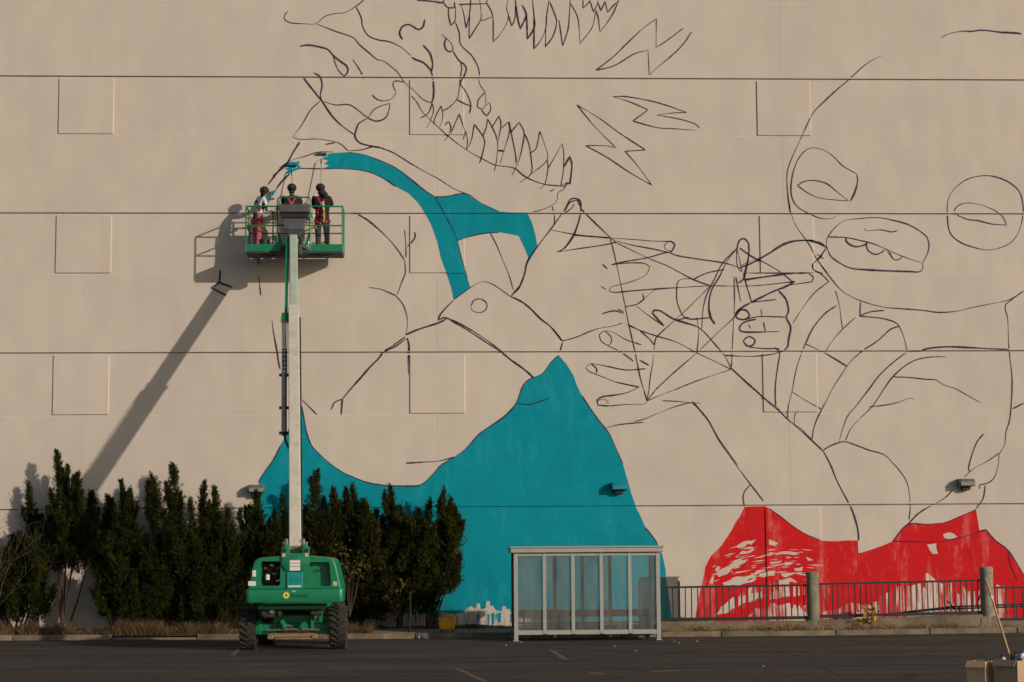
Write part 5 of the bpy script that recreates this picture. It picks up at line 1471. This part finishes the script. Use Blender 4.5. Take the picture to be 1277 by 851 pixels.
juniper('thin juniper spike against teal paint behind the boom', 352, JY, [(351, 622, 351, 715, 7, -.0), (336, 652, 340, 720, 8, .1), (362, 660, 360, 730, 9, .1)], [(338, 374, 690, 764, 6)], M['juniper'])
juniper('full juniper right of the boom with a broad shoulder', 400, JY, [(396.5, 590, 394, 690, 13, -.0), (414.5, 615, 412, 700, 12, -.1), (381, 640, 384, 710, 11, .15), (425, 630, 424, 705, 10, .1)], [(378, 432, 655, 766, 11)], M['juniper2'])
juniper('domed juniper with twin upright tips in the middle', 448, JY, [(430.5, 617, 434, 700, 10, .1), (439, 610, 440, 695, 8, -.0), (454, 626, 452, 700, 14, -.1), (470, 640, 466, 715, 12, .0)], [(426, 482, 655, 768, 13)], M['juniper2'])
juniper('juniper with a single sharp fin shaped tip', 497, JY, [(486.5, 612, 492, 690, 10, -.05), (500, 636, 502, 715, 14, -.1), (478, 650, 482, 720, 11, .2), (522, 640, 518, 720, 12, .15)], [(476, 532, 660, 758, 11)], M['juniper2'])
juniper('end juniper with a hooked low branch over bare wall', 535, JY, [(553.5, 617, 548, 690, 11, -.1), (562.5, 627, 562, 700, 12, .0), (537, 630, 536, 700, 9, .1), (571, 648, 566, 698, 9, -.1), (562, 724, 548, 742, 7, -.1), (545, 690, 540, 738, 12, -.15)], [(512, 566, 650, 738, 9), (508, 540, 700, 757, 4)], M['juniper2'])

def twiggy(label, cat, u, Y, tips, mat, nm='bare_shrub', r0=.010):
    b = at(u, 772, Y); e = empty(nm, (b.x, Y, .12), label, cat); m = MB()
    def grow(p, d, L, r_, n):
        q = p+d*L; mid = p+d*L*.5+Vector((random.gauss(0, .05), random.gauss(0, .05), random.gauss(0, .05)))*L
        m.tube([p, mid, q], [r_, r_*.85, r_*.6], 5)
        if n: 
            for k in range(random.choice((2, 3, 3))):
                dd = (d+Vector((random.gauss(0, .55), random.gauss(0, .45), random.gauss(.02, .4)))).normalized(); grow(q if k else mid, dd, L*random.uniform(.55, .8), r_*.6, n-1)
    for (tu, tv) in tips:
        p = Vector((b.x, Y, .1)); q = at(tu, tv, Y-.1); grow(p, (q-p).normalized(), (q-p).length*.5, r0, 4)
    m.build('branches', mat, e); return e
twiggy('leafless pinkish shrub with fine bare twigs', 'shrub', -14, -2.05, [(-20, 650), (-4, 650), (10, 655), (20, 665), (4, 670)], M['twig'])
def leafy(label, cat, nm, u, v, Y, spots, size, mat, stemmat, n=26, spread=.14):
    b = at(u, v, Y); e = empty(nm, (b.x, Y, b.z), label, cat); P = []; D = []; L = []
    m = MB()
    for (su, sv) in spots:
        c = at(su, sv, Y+random.uniform(-.1, .1)); m.tube([(b.x, Y, b.z), ((b.x+c.x)/2+.03, Y, (b.z+c.z)/2), c], [.012, .009, .004], 5)
        for k in range(n):
            P.append(np.array(c)+RNG.normal(size=3)*spread); dd = RNG.normal(size=3)*.7+np.array([0, -.2, -.5]); D.append(dd/np.linalg.norm(dd)); L.append(random.uniform(.7, 1.3)*size)
    P = np.array(P); L = np.array(L); V, F = sprays(P, np.array(D), L, L*.3); V -= np.array(e.location)
    link('leaves', fast_mesh('leaves', V, F, mat), e); m.build('stem', stemmat, e)
leafy('yellowing leafy creeper tangled in the juniper beside the lift', 'plant', 'creeper', 436, 770, -2.2, [(425, 690), (432, 700), (441, 705), (452, 700), (437, 716), (447, 712), (430, 682)], .085, M['vine'], M['bark'], 20, .13)
leafy('young broad leaved sapling in front of the juniper', 'sapling', 'sapling', 494, 772, -2.1, [(482, 742), (490, 735), (498, 740), (506, 735), (495, 752), (488, 748), (502, 748), (500, 728)], .14, M['vine'], M['bark'], 8, .10)
leafy('small plant with bright orange autumn leaves at the fence', 'plant', 'seedling', 1084, 776, FY-.25, [(1074, 770), (1079, 764), (1088, 768), (1091, 762), (1090, 774), (1076, 758), (1088, 756), (1082, 772)], .12, M['autumn'], M['twig'], 7, .05)
st = at(511.5, 775, -1.9); sv_ = at(512, 738, -1.9)
m = MB(); m.tube([(st.x, -1.9, .05), (sv_.x, -1.9, sv_.z)], [.02, .018], 8); ob = m.build('garden_stake', M['postconc'], org=(st.x, -1.9, .05)); tag(ob, 'thin pale wooden stake beside the sapling', 'stake')

def grass(name, label, n, xr, yf, hr_, mat, wd=.006, bendy=.35):
    x = RNG.uniform(xr[0], xr[1], n); cl = .5+.5*np.sin(x*2.3)*np.sin(x*.71+1.3)+.35*np.sin(x*7.7)
    keep = RNG.random(n) < np.clip(.35+.65*cl, .1, 1); x = x[keep]; n = len(x); cl = cl[keep]
    y = np.array([yf(q) for q in x]); h = RNG.uniform(hr_[0], hr_[1], n)*(.55+.6*np.clip(cl, 0, 1.2))
    P = np.stack([x, y, np.full(n, .09)], 1); D = np.stack([RNG.normal(size=n)*bendy, RNG.normal(size=n)*bendy, np.ones(n)], 1); D /= np.linalg.norm(D, axis=1)[:, None]
    s = np.stack([D[:, 2], RNG.normal(size=n)*.5, -D[:, 0]], 1); s /= np.linalg.norm(s, axis=1)[:, None]
    droop = np.stack([RNG.normal(size=n)*.3, RNG.normal(size=n)*.3, np.full(n, -.12)], 1)*h[:, None]
    mid = P+D*(h*.55)[:, None]; tip = P+D*h[:, None]+droop
    V = np.empty((n, 6, 3)); V[:, 0] = P-s*wd; V[:, 1] = P+s*wd; V[:, 2] = mid+s*wd*.75; V[:, 3] = mid-s*wd*.75; V[:, 4] = tip+s*wd*.15; V[:, 5] = tip-s*wd*.15
    b6 = np.arange(n)[:, None]*6; F = np.vstack([b6+np.array([0, 1, 2, 3]), b6+np.array([3, 2, 4, 5])])
    me = fast_mesh(name, V.reshape(-1, 3), F, mat)
    tag(link(name, me), label, None, None, 'stuff')
grass('dry_grass', 'dry straw coloured grass and weeds along the kerb', 16000, (-16, -1.6), lambda q: kerb_y(q)+.16+abs(random.gauss(0, .40)), (.10, .46), M['straw'], .0065)
grass('withered_weeds', 'dark withered weeds at the foot of the wall', 26000, (-16, 6.6), lambda q: random.uniform(-1.75, -.1), (.05, .17), M['weed'], .008)
grass('dry_grass', 'pale straw growing between kerb and low wall', 14000, (6.0, 17), lambda q: kerb_y(q)+.14+random.random()*.45, (.06, .30), M['straw_pale'], .006, .8)
grass('tall_weeds', 'sparse tall dry weed stalks against the teal wall', 150, (-1.6, 3.2), lambda q: random.uniform(-.6, -.1), (.4, 1.1), M['weed'], .005, .12)
grass('tall_weeds', 'sparse tall reddish dry stalks before the left hedge', 240, (-11.5, -3.8), lambda q: random.uniform(-2.3, -1.9), (.25, .75), M['weed'], .005, .16)
